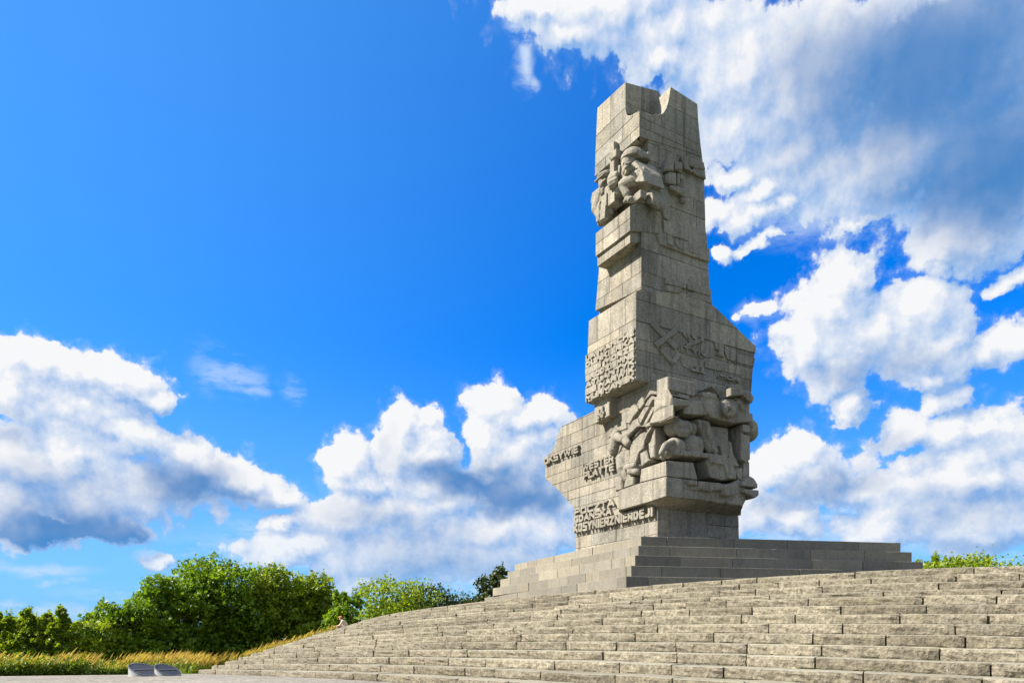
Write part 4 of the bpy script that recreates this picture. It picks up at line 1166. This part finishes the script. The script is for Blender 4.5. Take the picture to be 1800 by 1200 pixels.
for pts, d in lit2: slab('carved_bar', LF(0), LF(0).poly(zq(pts, 1060, 780, 10), d * .8), -.02, d, M_CARVE, grp, .05)
Fm2 = LF(0)
def C2(x0, y0, n0, x1, y1, n1, r0, r1): return ('c', W(Fm2, x0, y0, n0), W(Fm2, x1, y1, n1), r0, r1)
carve('crouching_figure', [C2(1097, 826, .12, 1102, 838, .15, .36, .28), C2(1103, 822, .3, 1115, 818, .42, .20, .18), C2(1107, 829, .4, 1120, 828, .3, .16, .2), C2(1096, 842, .1, 1096, 856, .08, .24, .16),
    C2(1092, 806, .12, 1098, 824, .1, .3, .42), ('e', W(Fm2, 1122, 824, .12), (.3, .22, .34), Fm2)], grp, .045, 1, facet=0.12)
carve('muzzle', [C2(1086, 768, .2, 1094, 772, .42, .22, .20), C2(1096, 771, .3, 1104, 779, .42, .20, .2), C2(1084, 764, .1, 1080, 790, .05, .30, .34), C2(1098, 765, .2, 1108, 762, .3, .18, .16)], grp, .045, 1, facet=0.12)

# ================================================================== planting
def leaf_mat(name, dark, light, trans=.35, rough=.45, spec=.35):
    m = bpy.data.materials.new(name); m.use_nodes = True
    t = m.node_tree; b = t.nodes['Principled BSDF']; T_ = NT(t, '3D')
    g = t.nodes.new('ShaderNodeNewGeometry')
    r = g.outputs['Random Per Island']
    n = T_.noise(g.outputs['Position'], .9, 2)
    f = T_.m('ADD', T_.m('MULTIPLY', r, .65), T_.m('MULTIPLY', T_.ramp(n, .35, .65), .35))
    col = T_.mix(f, dark, light)
    b.inputs['Roughness'].default_value = rough; b.inputs['Specular IOR Level'].default_value = spec
    T_.l.new(col, b.inputs['Base Color'])
    tr = t.nodes.new('ShaderNodeBsdfTranslucent'); T_.l.new(T_.mix(1.0, col, (1.25, 1.25, .5, 1), 'MULTIPLY'), tr.inputs[0])
    mx = t.nodes.new('ShaderNodeMixShader'); mx.inputs[0].default_value = trans
    t.links.new(b.outputs[0], mx.inputs[1]); t.links.new(tr.outputs[0], mx.inputs[2])
    t.links.new(mx.outputs[0], t.nodes['Material Output'].inputs[0])
    return m
M_LEAF = leaf_mat('leaf_green', (.036, .095, .007, 1), (.23, .34, .014, 1), .45)
M_LEAF2 = leaf_mat('leaf_yellow_green', (.065, .130, .009, 1), (.34, .41, .02, 1), .45)
M_LEAF3 = leaf_mat('leaf_dark', (.020, .042, .010, 1), (.075, .095, .018, 1), .25)
M_BARK = simple('bark', (.10, .075, .05, 1), .9, .4, 6, .4)
M_GRASS = leaf_mat('grass_blades', (.07, .12, .010, 1), (.25, .29, .022, 1), .4, .6, .2)
M_PLUME = leaf_mat('grass_plumes', (.36, .27, .09, 1), (.60, .46, .20, 1), .45, .7, .1)
M_WEED = leaf_mat('weeds', (.06, .12, .01, 1), (.26, .32, .03, 1), .35)

def add_leaf(vs, fs, c, sz, rnd, up=.35):
    n = Vector((rnd.gauss(0, 1), rnd.gauss(0, 1), rnd.gauss(0, 1) + up)).normalized()
    t = n.orthogonal().normalized(); b = n.cross(t); a = rnd.random() * 6.28
    d = t * cos(a) + b * sin(a); e = n.cross(d)
    w = sz * .42
    o = len(vs)
    vs += [c - d * sz * .5, c + e * w + n * sz * .08, c + d * sz * .55, c - e * w + n * sz * .08]
    fs.append((o, o + 1, o + 2)); fs.append((o, o + 2, o + 3))

def tree(name, px, top, hw, Y, label, cat='tree', group=None, mat=None, n=9000, lobes=22, leaf=.17, lean=.0, base_py=None, shoots=18, airy=0.0, low=.03, conical=0.0, seed=0):
    rnd = random.Random(seed * 17 + int(px))
    u = (px - 900) / F; X = u * Y
    zt = EYE + (HZ - top) / F * Y; zg = -.9
    H = zt - zg; rw = hw / F * Y
    root = empty(name, (X, Y, zg), label, cat, group)
    # trunk with limbs
    tv, tf = [], []
    def limb(p, q, r0, r1, seg=5):
        d = (q - p); L = d.length; d.normalize(); x = d.orthogonal().normalized(); y = d.cross(x); k = 7; o = len(tv)
        off = Vector((rnd.uniform(-1, 1), rnd.uniform(-1, 1), 0)) * L * (.05 if r0 < .03 * H / 8 else 0)
        for i in range(seg + 1):
            f = i / seg; c = p.lerp(q, f) + off * sin(f * pi)
            for j in range(k): tv.append(c + (x * cos(6.283 * j / k) + y * sin(6.283 * j / k)) * (r0 + (r1 - r0) * f))
        for i in range(seg):
            for j in range(k): tf.append((o + i * k + j, o + i * k + (j + 1) % k, o + (i + 1) * k + (j + 1) % k, o + (i + 1) * k + j))
        tf.append([o + seg * k + j for j in range(k)])
    base = Vector((X, Y, zg)); r0 = .02 * H + .04
    mid = base + Vector((lean * H * .3, 0, H * .5)); limb(base, mid, r0, r0 * .6); limb(mid, base + Vector((lean * H * .8, 0, H * .85)), r0 * .6, r0 * .15)
    L = []
    for i in range(lobes):
        f = (i + .5) / lobes
        hz_ = low + (1 - low) * (f ** .9) * .86
        env = sqrt(max(0, 1 - (max(hz_ - .38, 0) / .60) ** 2)) if not conical else (1 - hz_) * 1.1 + .06
        env = min(1, env)
        a = rnd.random() * 6.283; rr = sqrt(rnd.random()) * .72 * env
        c = Vector((X + cos(a) * rr * rw + lean * H * hz_, Y + sin(a) * rr * rw * .85, zg + hz_ * H * .95))
        s = rw * rnd.uniform(.34, .56) * (.55 + .45 * env) * (1 if not conical else .60)
        s = min(s, (zt - c.z) * 1.0 + .2 * rw)
        L.append((c, s, min(s * rnd.uniform(.7, 1.0), max(.25, zt - c.z))))
        limb(base + (mid - base) * rnd.uniform(.4, 1), c, r0 * .25, .010, 3)
    vs, fs = [], []
    tot = sum(s * s for _, s, _ in L)
    for c, s, sz in L:
        m_ = int(n * 2.4 * s * s / tot)
        clumps = [(Vector((rnd.gauss(0, 1), rnd.gauss(0, 1), rnd.gauss(0, 1) + .25)).normalized() * rnd.uniform(.72, 1.06)) for _ in range(max(4, m_ // 26))]
        for q in clumps:
            cc_ = c + Vector((q.x * s, q.y * s, q.z * sz))
            if rnd.random() < airy: continue
            for _ in range(26):
                add_leaf(vs, fs, cc_ + Vector((rnd.gauss(0, 1), rnd.gauss(0, 1), rnd.gauss(0, .8))) * s * .17, leaf * 1.2 * rnd.choice((.5, .75, 1.0, 1.25, 1.6)), rnd)
    for i in range(shoots):          # upright leading shoots
        c, s, sz = L[rnd.randrange(len(L) // 3, len(L))]
        p = c + Vector((rnd.uniform(-.7, .7) * s, rnd.uniform(-.7, .7) * s, sz * .7)); hgt = rnd.uniform(.25, .6) * sqrt(H / 6)
        q = p + Vector((lean * 2 * hgt + rnd.uniform(-.1, .15) * hgt, 0, hgt + sz * .3)); q.z = min(q.z, zt + .1)
        limb(c, q, .012, .004, 2)
        for j in range(24):
            f = rnd.random(); add_leaf(vs, fs, p.lerp(q, f) + Vector((rnd.gauss(0, 1), rnd.gauss(0, 1), 0)) * .11 * (1.25 - f), leaf * rnd.uniform(.5, .9), rnd)
    mesh_obj('trunk', tv, tf, M_BARK, root, smooth=True, origin=base)
    mesh_obj('crown', vs, fs, mat or M_LEAF, root, origin=base)
    return root
G1 = 'broad maple trees massed left of the stairs'
tree('maple_tree', 388, 972, 92, 53, 'tallest broad maple in the group left of the stairs', group=G1, n=9500, lobes=30, seed=1)
tree('maple_tree', 305, 1004, 72, 50, 'big round maple between the tallest one and the low bushes on its left', group=G1, n=7500, lobes=26, seed=2)
tree('maple_tree', 470, 984, 78, 55, 'broad maple directly right of the tallest one', group=G1, n=7500, lobes=26, seed=3, mat=M_LEAF2)
tree('maple_tree', 552, 1000, 66, 56, 'maple with yellow-green crown above the seated person, left side', group=G1, n=6500, lobes=24, seed=4, mat=M_LEAF2)
tree('maple_tree', 603, 1024, 42, 52, 'small maple at the right end of the group just above the seated person', group=G1, n=4500, lobes=18, seed=5)
tree('shrub', 222, 1050, 62, 47, 'rounded green shrub stepping down from the maples', 'shrub', 'low shrubs at the left edge of the maples', n=5000, lobes=20, low=.05, seed=6, mat=M_LEAF)
tree('shrub', 165, 1082, 52, 45, 'lower spreading shrub ending the maple group on its left', 'shrub', 'low shrubs at the left edge of the maples', n=4200, lobes=18, low=.05, seed=7, mat=M_LEAF2)
G2 = 'wind-bent young trees at the left edge'
for i, (x, y, hw, lb) in enumerate([(-18, 1062, 34, 'young wind-bent tree cut by the left edge of the photo'), (14, 1072, 26, 'shortest wind-bent young tree near the left edge'),
        (48, 1056, 30, 'pointed wind-bent young tree, second peak from the left'), (78, 1064, 26, 'wind-bent young tree between the two pointed peaks'), (103, 1053, 32, 'pointed wind-bent young tree at the right of its row')]):
    tree('young_tree', x - 8, y - 6, hw + 9, 43, lb, group=G2, n=4200, lobes=30, conical=1, lean=.12, mat=M_LEAF2, leaf=.15, low=.03, shoots=10, seed=20 + i)
tree('shrub', 60, 1088, 95, 46, 'wide low shrub behind the wind-bent young trees', 'shrub', mat=M_LEAF2, n=8000, lobes=24, low=.02, shoots=4, seed=30)
G3 = 'trees behind the crest of the stairs'
tree('ash_tree', 690, 1016, 88, 78, 'light green loose tree behind the stairs, right of the seated person', group=G3, n=6000, lobes=24, leaf=.2, seed=8, mat=M_LEAF2, airy=.12, shoots=8)
tree('ash_tree', 768, 1026, 78, 82, 'darker ragged tree behind the stairs with bare twigs on top', group=G3, n=5000, lobes=22, leaf=.2, seed=9, mat=M_LEAF3, airy=.12, shoots=22)
tree('ash_tree', 822, 1046, 50, 84, 'low dark tree beside the platform, under the small isolated one', group=G3, n=3000, lobes=16, leaf=.2, seed=10, mat=M_LEAF3, shoots=6)
tree('rowan_tree', 866, 985, 40, 88, 'small dark isolated tree beside the left end of the platform', n=3400, lobes=15, leaf=.22, seed=11, mat=M_LEAF3, airy=.35, low=.45, shoots=8)
G4 = 'tree tops showing over the stairs at the right'
for i, (x, y, hw, lb) in enumerate([(1612, 974, 17, 'leafy tree top touching the right end of the platform'), (1644, 963, 20, 'second tree top right of the platform, tallest of them'), (1683, 970, 24, 'middle tree top over the right part of the stairs'),
        (1736, 965, 22, 'pointed dark green tree top near the right edge'), (1775, 984, 16, 'lowest tree top, closest to the right edge')]):
    tree('young_tree', x, y - 10, hw + 5, 66, lb, group=G4, n=3200, lobes=26, conical=.6, low=.45, leaf=.17, shoots=14, seed=40 + i, mat=M_LEAF2 if i < 3 else M_LEAF)

tree('shrub', 1692, 984, 135, 64, 'long low thicket joining the tree tops over the stairs at the right', 'shrub', n=13000, lobes=44, low=.3, leaf=.17, shoots=26, seed=60, mat=M_LEAF2)

# ------------------------------------------------------------------ grasses
def surf_z(x, y):
    """top of ground or stair slope"""
    th = theta(x, y); R = hypot(x - CC[0], y - CC[1]); r13 = R0(th) + 13 * TREAD; g = dz(th)
    w = 1 / (1 + (max(R - 60, 0) / 120) ** 2)
    if R > r13: return g * w - .8 * (1 - w) - .02
    return g + (r13 - R) / TREAD * RISE
def grasses():
    rnd = random.Random(5)
    bv, bf, pv, pf, wv, wf = [], [], [], [], [], []
    def blade(p, h, w, lean, V, Fc):
        a = rnd.random() * 6.28; d = Vector((cos(a), sin(a), 0)) * w; o = len(V)
        t1 = p + Vector((lean * .25 * h, rnd.uniform(-.05, .05), h * .6)); t2 = p + Vector((lean * h, rnd.uniform(-.12, .12), h))
        V += [p - d, p + d, t1 + d * .7, t1 - d * .7, t2]; Fc += [(o, o + 1, o + 2), (o, o + 2, o + 3), (o + 3, o + 2, o + 4)]
    def plume(p, h, lean):
        o = len(bv); d = Vector((.006, 0, 0)); t1 = p + Vector((lean * .35 * h, 0, h * .72))
        bv.extend([p - d, p + d, t1 + d, t1 - d]); bf.extend([(o, o + 1, o + 2), (o, o + 2, o + 3)])
        t2 = p + Vector((lean * h, 0, h * 1.08)); ax = (t2 - t1); L = ax.length; w = rnd.uniform(.022, .045)
        for q in range(2):
            a = q * 1.57 + rnd.random(); e = Vector((cos(a), sin(a), 0)) * w; o = len(pv); m1 = t1.lerp(t2, .35)
            pv.extend([t1, m1 + e, t2, m1 - e]); pf.extend([(o, o + 1, o + 2), (o, o + 2, o + 3)])
    def patch(n, sampler, h0, h1, pl, weed):
        for _ in range(n):
            x, y, k = sampler(); z = surf_z(x, y) - .02; h = rnd.uniform(h0, h1) * k
            p = Vector((x, y, z)); cl = noise.noise(Vector((x * .55, y * .55, 0))) 
            h *= 1 + .30 * cl + rnd.uniform(-.15, .2)
            r = rnd.random()
            if r < pl * (1.1 + cl): plume(p, h * 1.12, rnd.uniform(.25, .6))
            elif r < pl + weed:
                hh_ = h * rnd.uniform(.45, 1.0)
                for j in range(5): add_leaf(wv, wf, p + Vector((rnd.gauss(0, .07), rnd.gauss(0, .07), hh_ * rnd.uniform(.3, 1.05))), rnd.uniform(.07, .15), rnd, .8)
            else: blade(p, h * .8, .011, rnd.uniform(.15, .45), bv, bf)
    # hedge of grass along the far edge of the apron
    E_ = [(-15.9, 34.0), (-21.0, 30.8), (-34.3, 23.1), (-50, 14)]
    def s1():
        t = rnd.random() ** .8 * 2.2; i = min(int(t), 2); f = t - i
        x = E_[i][0] + (E_[i + 1][0] - E_[i][0]) * f; y = E_[i][1] + (E_[i + 1][1] - E_[i][1]) * f
        d = rnd.random() ** 1.3 * 5.5
        k = 1.0 if x < -18.6 else .48
        return x - d * .35, y + d * .95, k
    patch(30000, s1, .52, .86, .06, .75)
    # around the left foot of the stairs and up the bank beyond their end
    def s2():
        th = rnd.uniform(1.10, 1.62); r13 = R0(th) + 13 * TREAD
        R = r13 + rnd.uniform(.15, 4.5); x, y = polar(th, R); return x, y, .95
    patch(9000, s2, .6, 1.0, .30, .36)
    def s3():
        k = rnd.uniform(1.5, 13.6); th = rnd.uniform(1.36, 1.62)
        x, y = polar(th, R0(th) + k * TREAD); return x, y, .75 + .45 * max(0, (k - 6)) / 7
    patch(12000, s3, .6, 1.0, .16, .5)
    tag(mesh_obj('tall_grass', bv, bf, M_GRASS, origin=(-18, 33, 0)), kind='stuff')
    tag(mesh_obj('grass_plumes', pv, pf, M_PLUME, origin=(-18, 33, 0)), kind='stuff')
    tag(mesh_obj('weeds', wv, wf, M_WEED, origin=(-18, 33, 0)), kind='stuff')
    # meadow beyond, coarser
    mv, mf = [], []
    for _ in range(9000):
        Y = rnd.uniform(32, 75); X = rnd.uniform(-.9, -.15) * Y
        th = theta(X, Y)
        if hypot(X - CC[0], Y - CC[1]) < R0(th) + 13 * TREAD + .6: continue
        if X > -15 and Y < 34: continue
        p = Vector((X, Y, surf_z(X, Y) - .02))
        if Y < 22.5 + (X + 34.3) * .58 + .5: continue
        blade(p, rnd.uniform(.3, .7), .03, rnd.uniform(.1, .4), mv, mf)
    tag(mesh_obj('meadow_grass', mv, mf, M_WEED, origin=(-25, 50, 0)), kind='stuff')
grasses()

# ------------------------------------------------------------------ moss and tufts in the step joints
M_MOSS = leaf_mat('moss', (.05, .06, .012, 1), (.15, .17, .02, 1), .2, .9, .1)
def joint_moss():
    rnd = random.Random(3); vs, fs = [], []
    for _ in range(900):
        k = rnd.randrange(4, 14); th = rnd.uniform(-.25, 1.1); m_ = rnd.randint(8, 30); ln = rnd.uniform(.2, .9)
        R = R0(th) + k * TREAD + .015
        for j in range(m_):
            t2 = th + rnd.uniform(-.5, .5) * ln / R; x, y = polar(t2, R0(t2) + k * TREAD + rnd.uniform(-.01, .03))
            add_leaf(vs, fs, Vector((x, y, z_top(k + 1, t2) + rnd.uniform(.0, .02))), rnd.uniform(.012, .030), rnd, 1.2)
    tag(mesh_obj('joint_moss', vs, fs, M_MOSS, origin=(8, 20, 0)), kind='stuff')
joint_moss()

# ------------------------------------------------------------------ floodlight housings
M_DRUM = simple('painted_drum', (.30, .31, .31, 1), .5, .15, 6)
M_GLASS = simple('lamp_glass', (.03, .033, .04, 1), .6, .3, 3, spec=.3)
M_RIM = simple('lamp_rim', (.13, .135, .145, 1), .4, .1, 6)
M_BOLT = simple('bolt', (.12, .12, .13, 1), .4, .1, 6, metal=.6)
def housing(px, py, r, h, label, yaw):
    Y = 33.0
    for _ in range(6):
        X = (px - 900) / F * Y; g = ground_z(X, Y); Y = (EYE - g) * F / (py - HZ)
    root = empty('floodlight', (X, Y, g), label, 'floodlight', 'drum floodlights at the foot of the stairs')
    n = 40; dirx, diry = cos(yaw), sin(yaw)
    def topz(x, y): 
        s = (x * dirx + y * diry) / r         # low towards the yaw direction
        return g + h * (.54 - .46 * s)
    P = [(r * cos(2 * pi * i / n), r * sin(2 * pi * i / n)) for i in range(n)]
    vs = [(X + x, Y + y, g - .1) for x, y in P] + [(X + x, Y + y, topz(x, y)) for x, y in P]
    mesh_obj('drum', vs, [(i, (i + 1) % n, n + (i + 1) % n, n + i) for i in range(n)], M_DRUM, root, smooth=True)
    def ring(r0, r1, dz0, dz1):
        vs = [];
        for (rr, d) in ((r0, dz0), (r0, dz1), (r1, dz1), (r1, dz0)):
            for x, y in P: vs.append((X + x / r * rr, Y + y / r * rr, topz(x / r * rr, y / r * rr) + d))
        return vs, [(a * n + i, a * n + (i + 1) % n, ((a + 1) % 4) * n + (i + 1) % n, ((a + 1) % 4) * n + i) for a in range(4) for i in range(n)]
    v, f = ring(r * 1.01, r * .95, -.03, .012); mesh_obj('rim', v, f, M_RIM, root)
    vs = [(X + x * .95, Y + y * .95, topz(x * .95, y * .95) - .005) for x, y in P]
    gl = mesh_obj('glass', vs, [list(range(n))], M_GLASS, root)
    # bar across the glass
    vs = []
    for sx in (-.03, .03):
        for sy in (-.86, .86):
            for d in (.0, .02):
                x = (dirx * sx - diry * sy) * r; y = (diry * sx + dirx * sy) * r; vs.append((X + x, Y + y, topz(x, y) + d))
    mesh_obj('glass_bar', vs, [(0, 1, 3, 2), (4, 6, 7, 5), (1, 5, 7, 3), (0, 4, 5, 1), (2, 3, 7, 6)], M_RIM, root)
    for i in range(6):
        a = 2 * pi * i / 6 + .3; x, y = r * .96 * cos(a), r * .96 * sin(a); bz = topz(x, y) + .02; q = 6
        vs = [(X + x + .02 * cos(2 * pi * j / q), Y + y + .02 * sin(2 * pi * j / q), bz + d) for d in (0, .015) for j in range(q)]
        mesh_obj('bolt', vs, [(j, (j + 1) % q, q + (j + 1) % q, q + j) for j in range(q)] + [[q + j for j in range(q)]], M_BOLT, root)
housing(262, 1188.5, .58, .50, 'nearer and larger of the two slanted drum floodlights beside the grass', -.5)
housing(301, 1188.0, .46, .46, 'smaller slanted drum floodlight, closer to the foot of the stairs', -.5)

# ------------------------------------------------------------------ person sitting on the steps
def build_person():
    M_SKIN = simple('skin', (.55, .28, .19, 1), .6, .08, 6); M_SHIRT = simple('shirt', (.50, .42, .30, 1), .85, .12, 12, .2)
    M_TRS = simple('trousers', (.10, .11, .14, 1), .85, .15, 12); M_CAP = simple('cap', (.42, .16, .09, 1), .8, .1, 14); M_HAIR = simple('hair', (.16, .08, .04, 1), .7, .2, 30)
    M_SHOE = simple('shoes', (.06, .05, .05, 1), .6, .1, 10)
    k = 1; best = None
    for i in range(400):
        th = 1.27 + i * .0012; R = R0(th) + k * TREAD - .22; x, y = polar(th, R)
        px = 900 + F * x / y
        if best is None or abs(px - 606) < best[0]: best = (abs(px - 606), th, x, y)
    _, th, x, y = best
    z = z_top(k, th); 
    f = Vector((-.97, -.12, 0)).normalized(); s = Vector((-f.y, f.x, 0)); up = Vector((0, 0, 1)); S0 = Vector((x, y, z))
    def P(a, b, c): return S0 + f * a + s * b + up * c
    root = empty('person', S0, 'person in a beige shirt and reddish cap sitting bent forward on the stairs', 'person')
    hip, chest, neck, head = P(0, 0, .13), P(.14, 0, .42), P(.25, 0, .56), P(.33, 0, .70)
    body = [('c', hip, chest, .14, .15), ('c', chest, neck, .13, .07), ('c', neck, head, .055, .06)]
    fr = Frame(head, s, f)
    body += [('e', head, (.075, .095, .115), fr), ('e', head + f * .092 - up * .015, (.014, .022, .022), fr), ('e', head + f * .07 - up * .075, (.04, .035, .03), fr)]
    shirt = [('c', hip + up * .02, chest, .155, .17), ('c', chest, neck, .15, .09)]
    trs = [('e', hip - up * .02, (.18, .16, .13), fr)]; shoes = []
    for sg in (-1, 1):
        sh, el, wr = P(.20, .19 * sg, .50), P(.36, .24 * sg, .25), P(.60, .12 * sg, .22)
        kn, an = P(.46, .14 * sg, .14), P(.52, .13 * sg, -.36)
        body += [('c', neck, sh, .06, .055), ('c', sh, el, .052, .042), ('c', el, wr, .040, .028), ('c', hip, kn, .085, .06), ('c', kn, an, .058, .038)]
        shirt += [('c', chest + up * .06, sh, .10, .078), ('c', sh, sh.lerp(el, .75), .075, .065)]
        trs += [('c', P(.03, .09 * sg, .10), kn, .105, .078), ('c', kn, an, .075, .062)]
        shoes += [('c', an - up * .03, an + f * .17 - up * .05, .052, .045)]
        palm = wr + f * .06
        body += [('e', palm, (.038, .05, .018), fr)]
        for j, (o, L) in enumerate(((-.028, .060), (-.010, .072), (.009, .068), (.026, .052))):
            a0 = palm + f * .035 + s * o; a1 = a0 + f * L * .6 - up * .012; a2 = a1 + f * L * .3 - up * .03
            body += [('c', a0, a1, .0095, .009), ('c', a1, a2, .009, .0075)]
        body += [('c', palm - s * .03 * -sg * -1, palm + f * .04 + s * (-.05) * sg - up * .02, .011, .009)]
    carve('body', body, root, .010, 2, M_SKIN)
    carve('shirt', shirt, root, .016, 3, M_SHIRT); carve('trousers', trs, root, .018, 3, M_TRS)
    carve('shoes', shoes, root, .014, 2, M_SHOE)
    carve('hair', [('e', head + up * .02 - f * .02, (.083, .093, .105), fr)], root, .012, 1, M_HAIR)
    carve('cap', [('e', head + up * .055, (.092, .108, .075), fr), ('c', head + f * .09 + up * .05, head + f * .15 + up * .035, .035, .03)], root, .012, 1, M_CAP)
    print('LIMB', [(kk, round(min(900 + F * polar(t/100, R0(t/100) + kk * TREAD)[0] / polar(t/100, R0(t/100) + kk * TREAD)[1] for t in range(90, 170)))) for kk in range(14)]); print('PERSON px', 900 + F * head.x / head.y, HZ - F * (head.z - EYE) / head.y, 'seat', HZ - F * (z - EYE) / y, 'th', th, x, y)
build_person()
print('OBJ', len(SC.objects), 'TRIS', sum(len(p.vertices) - 2 for o in SC.objects if o.type == 'MESH' for p in o.data.polygons))
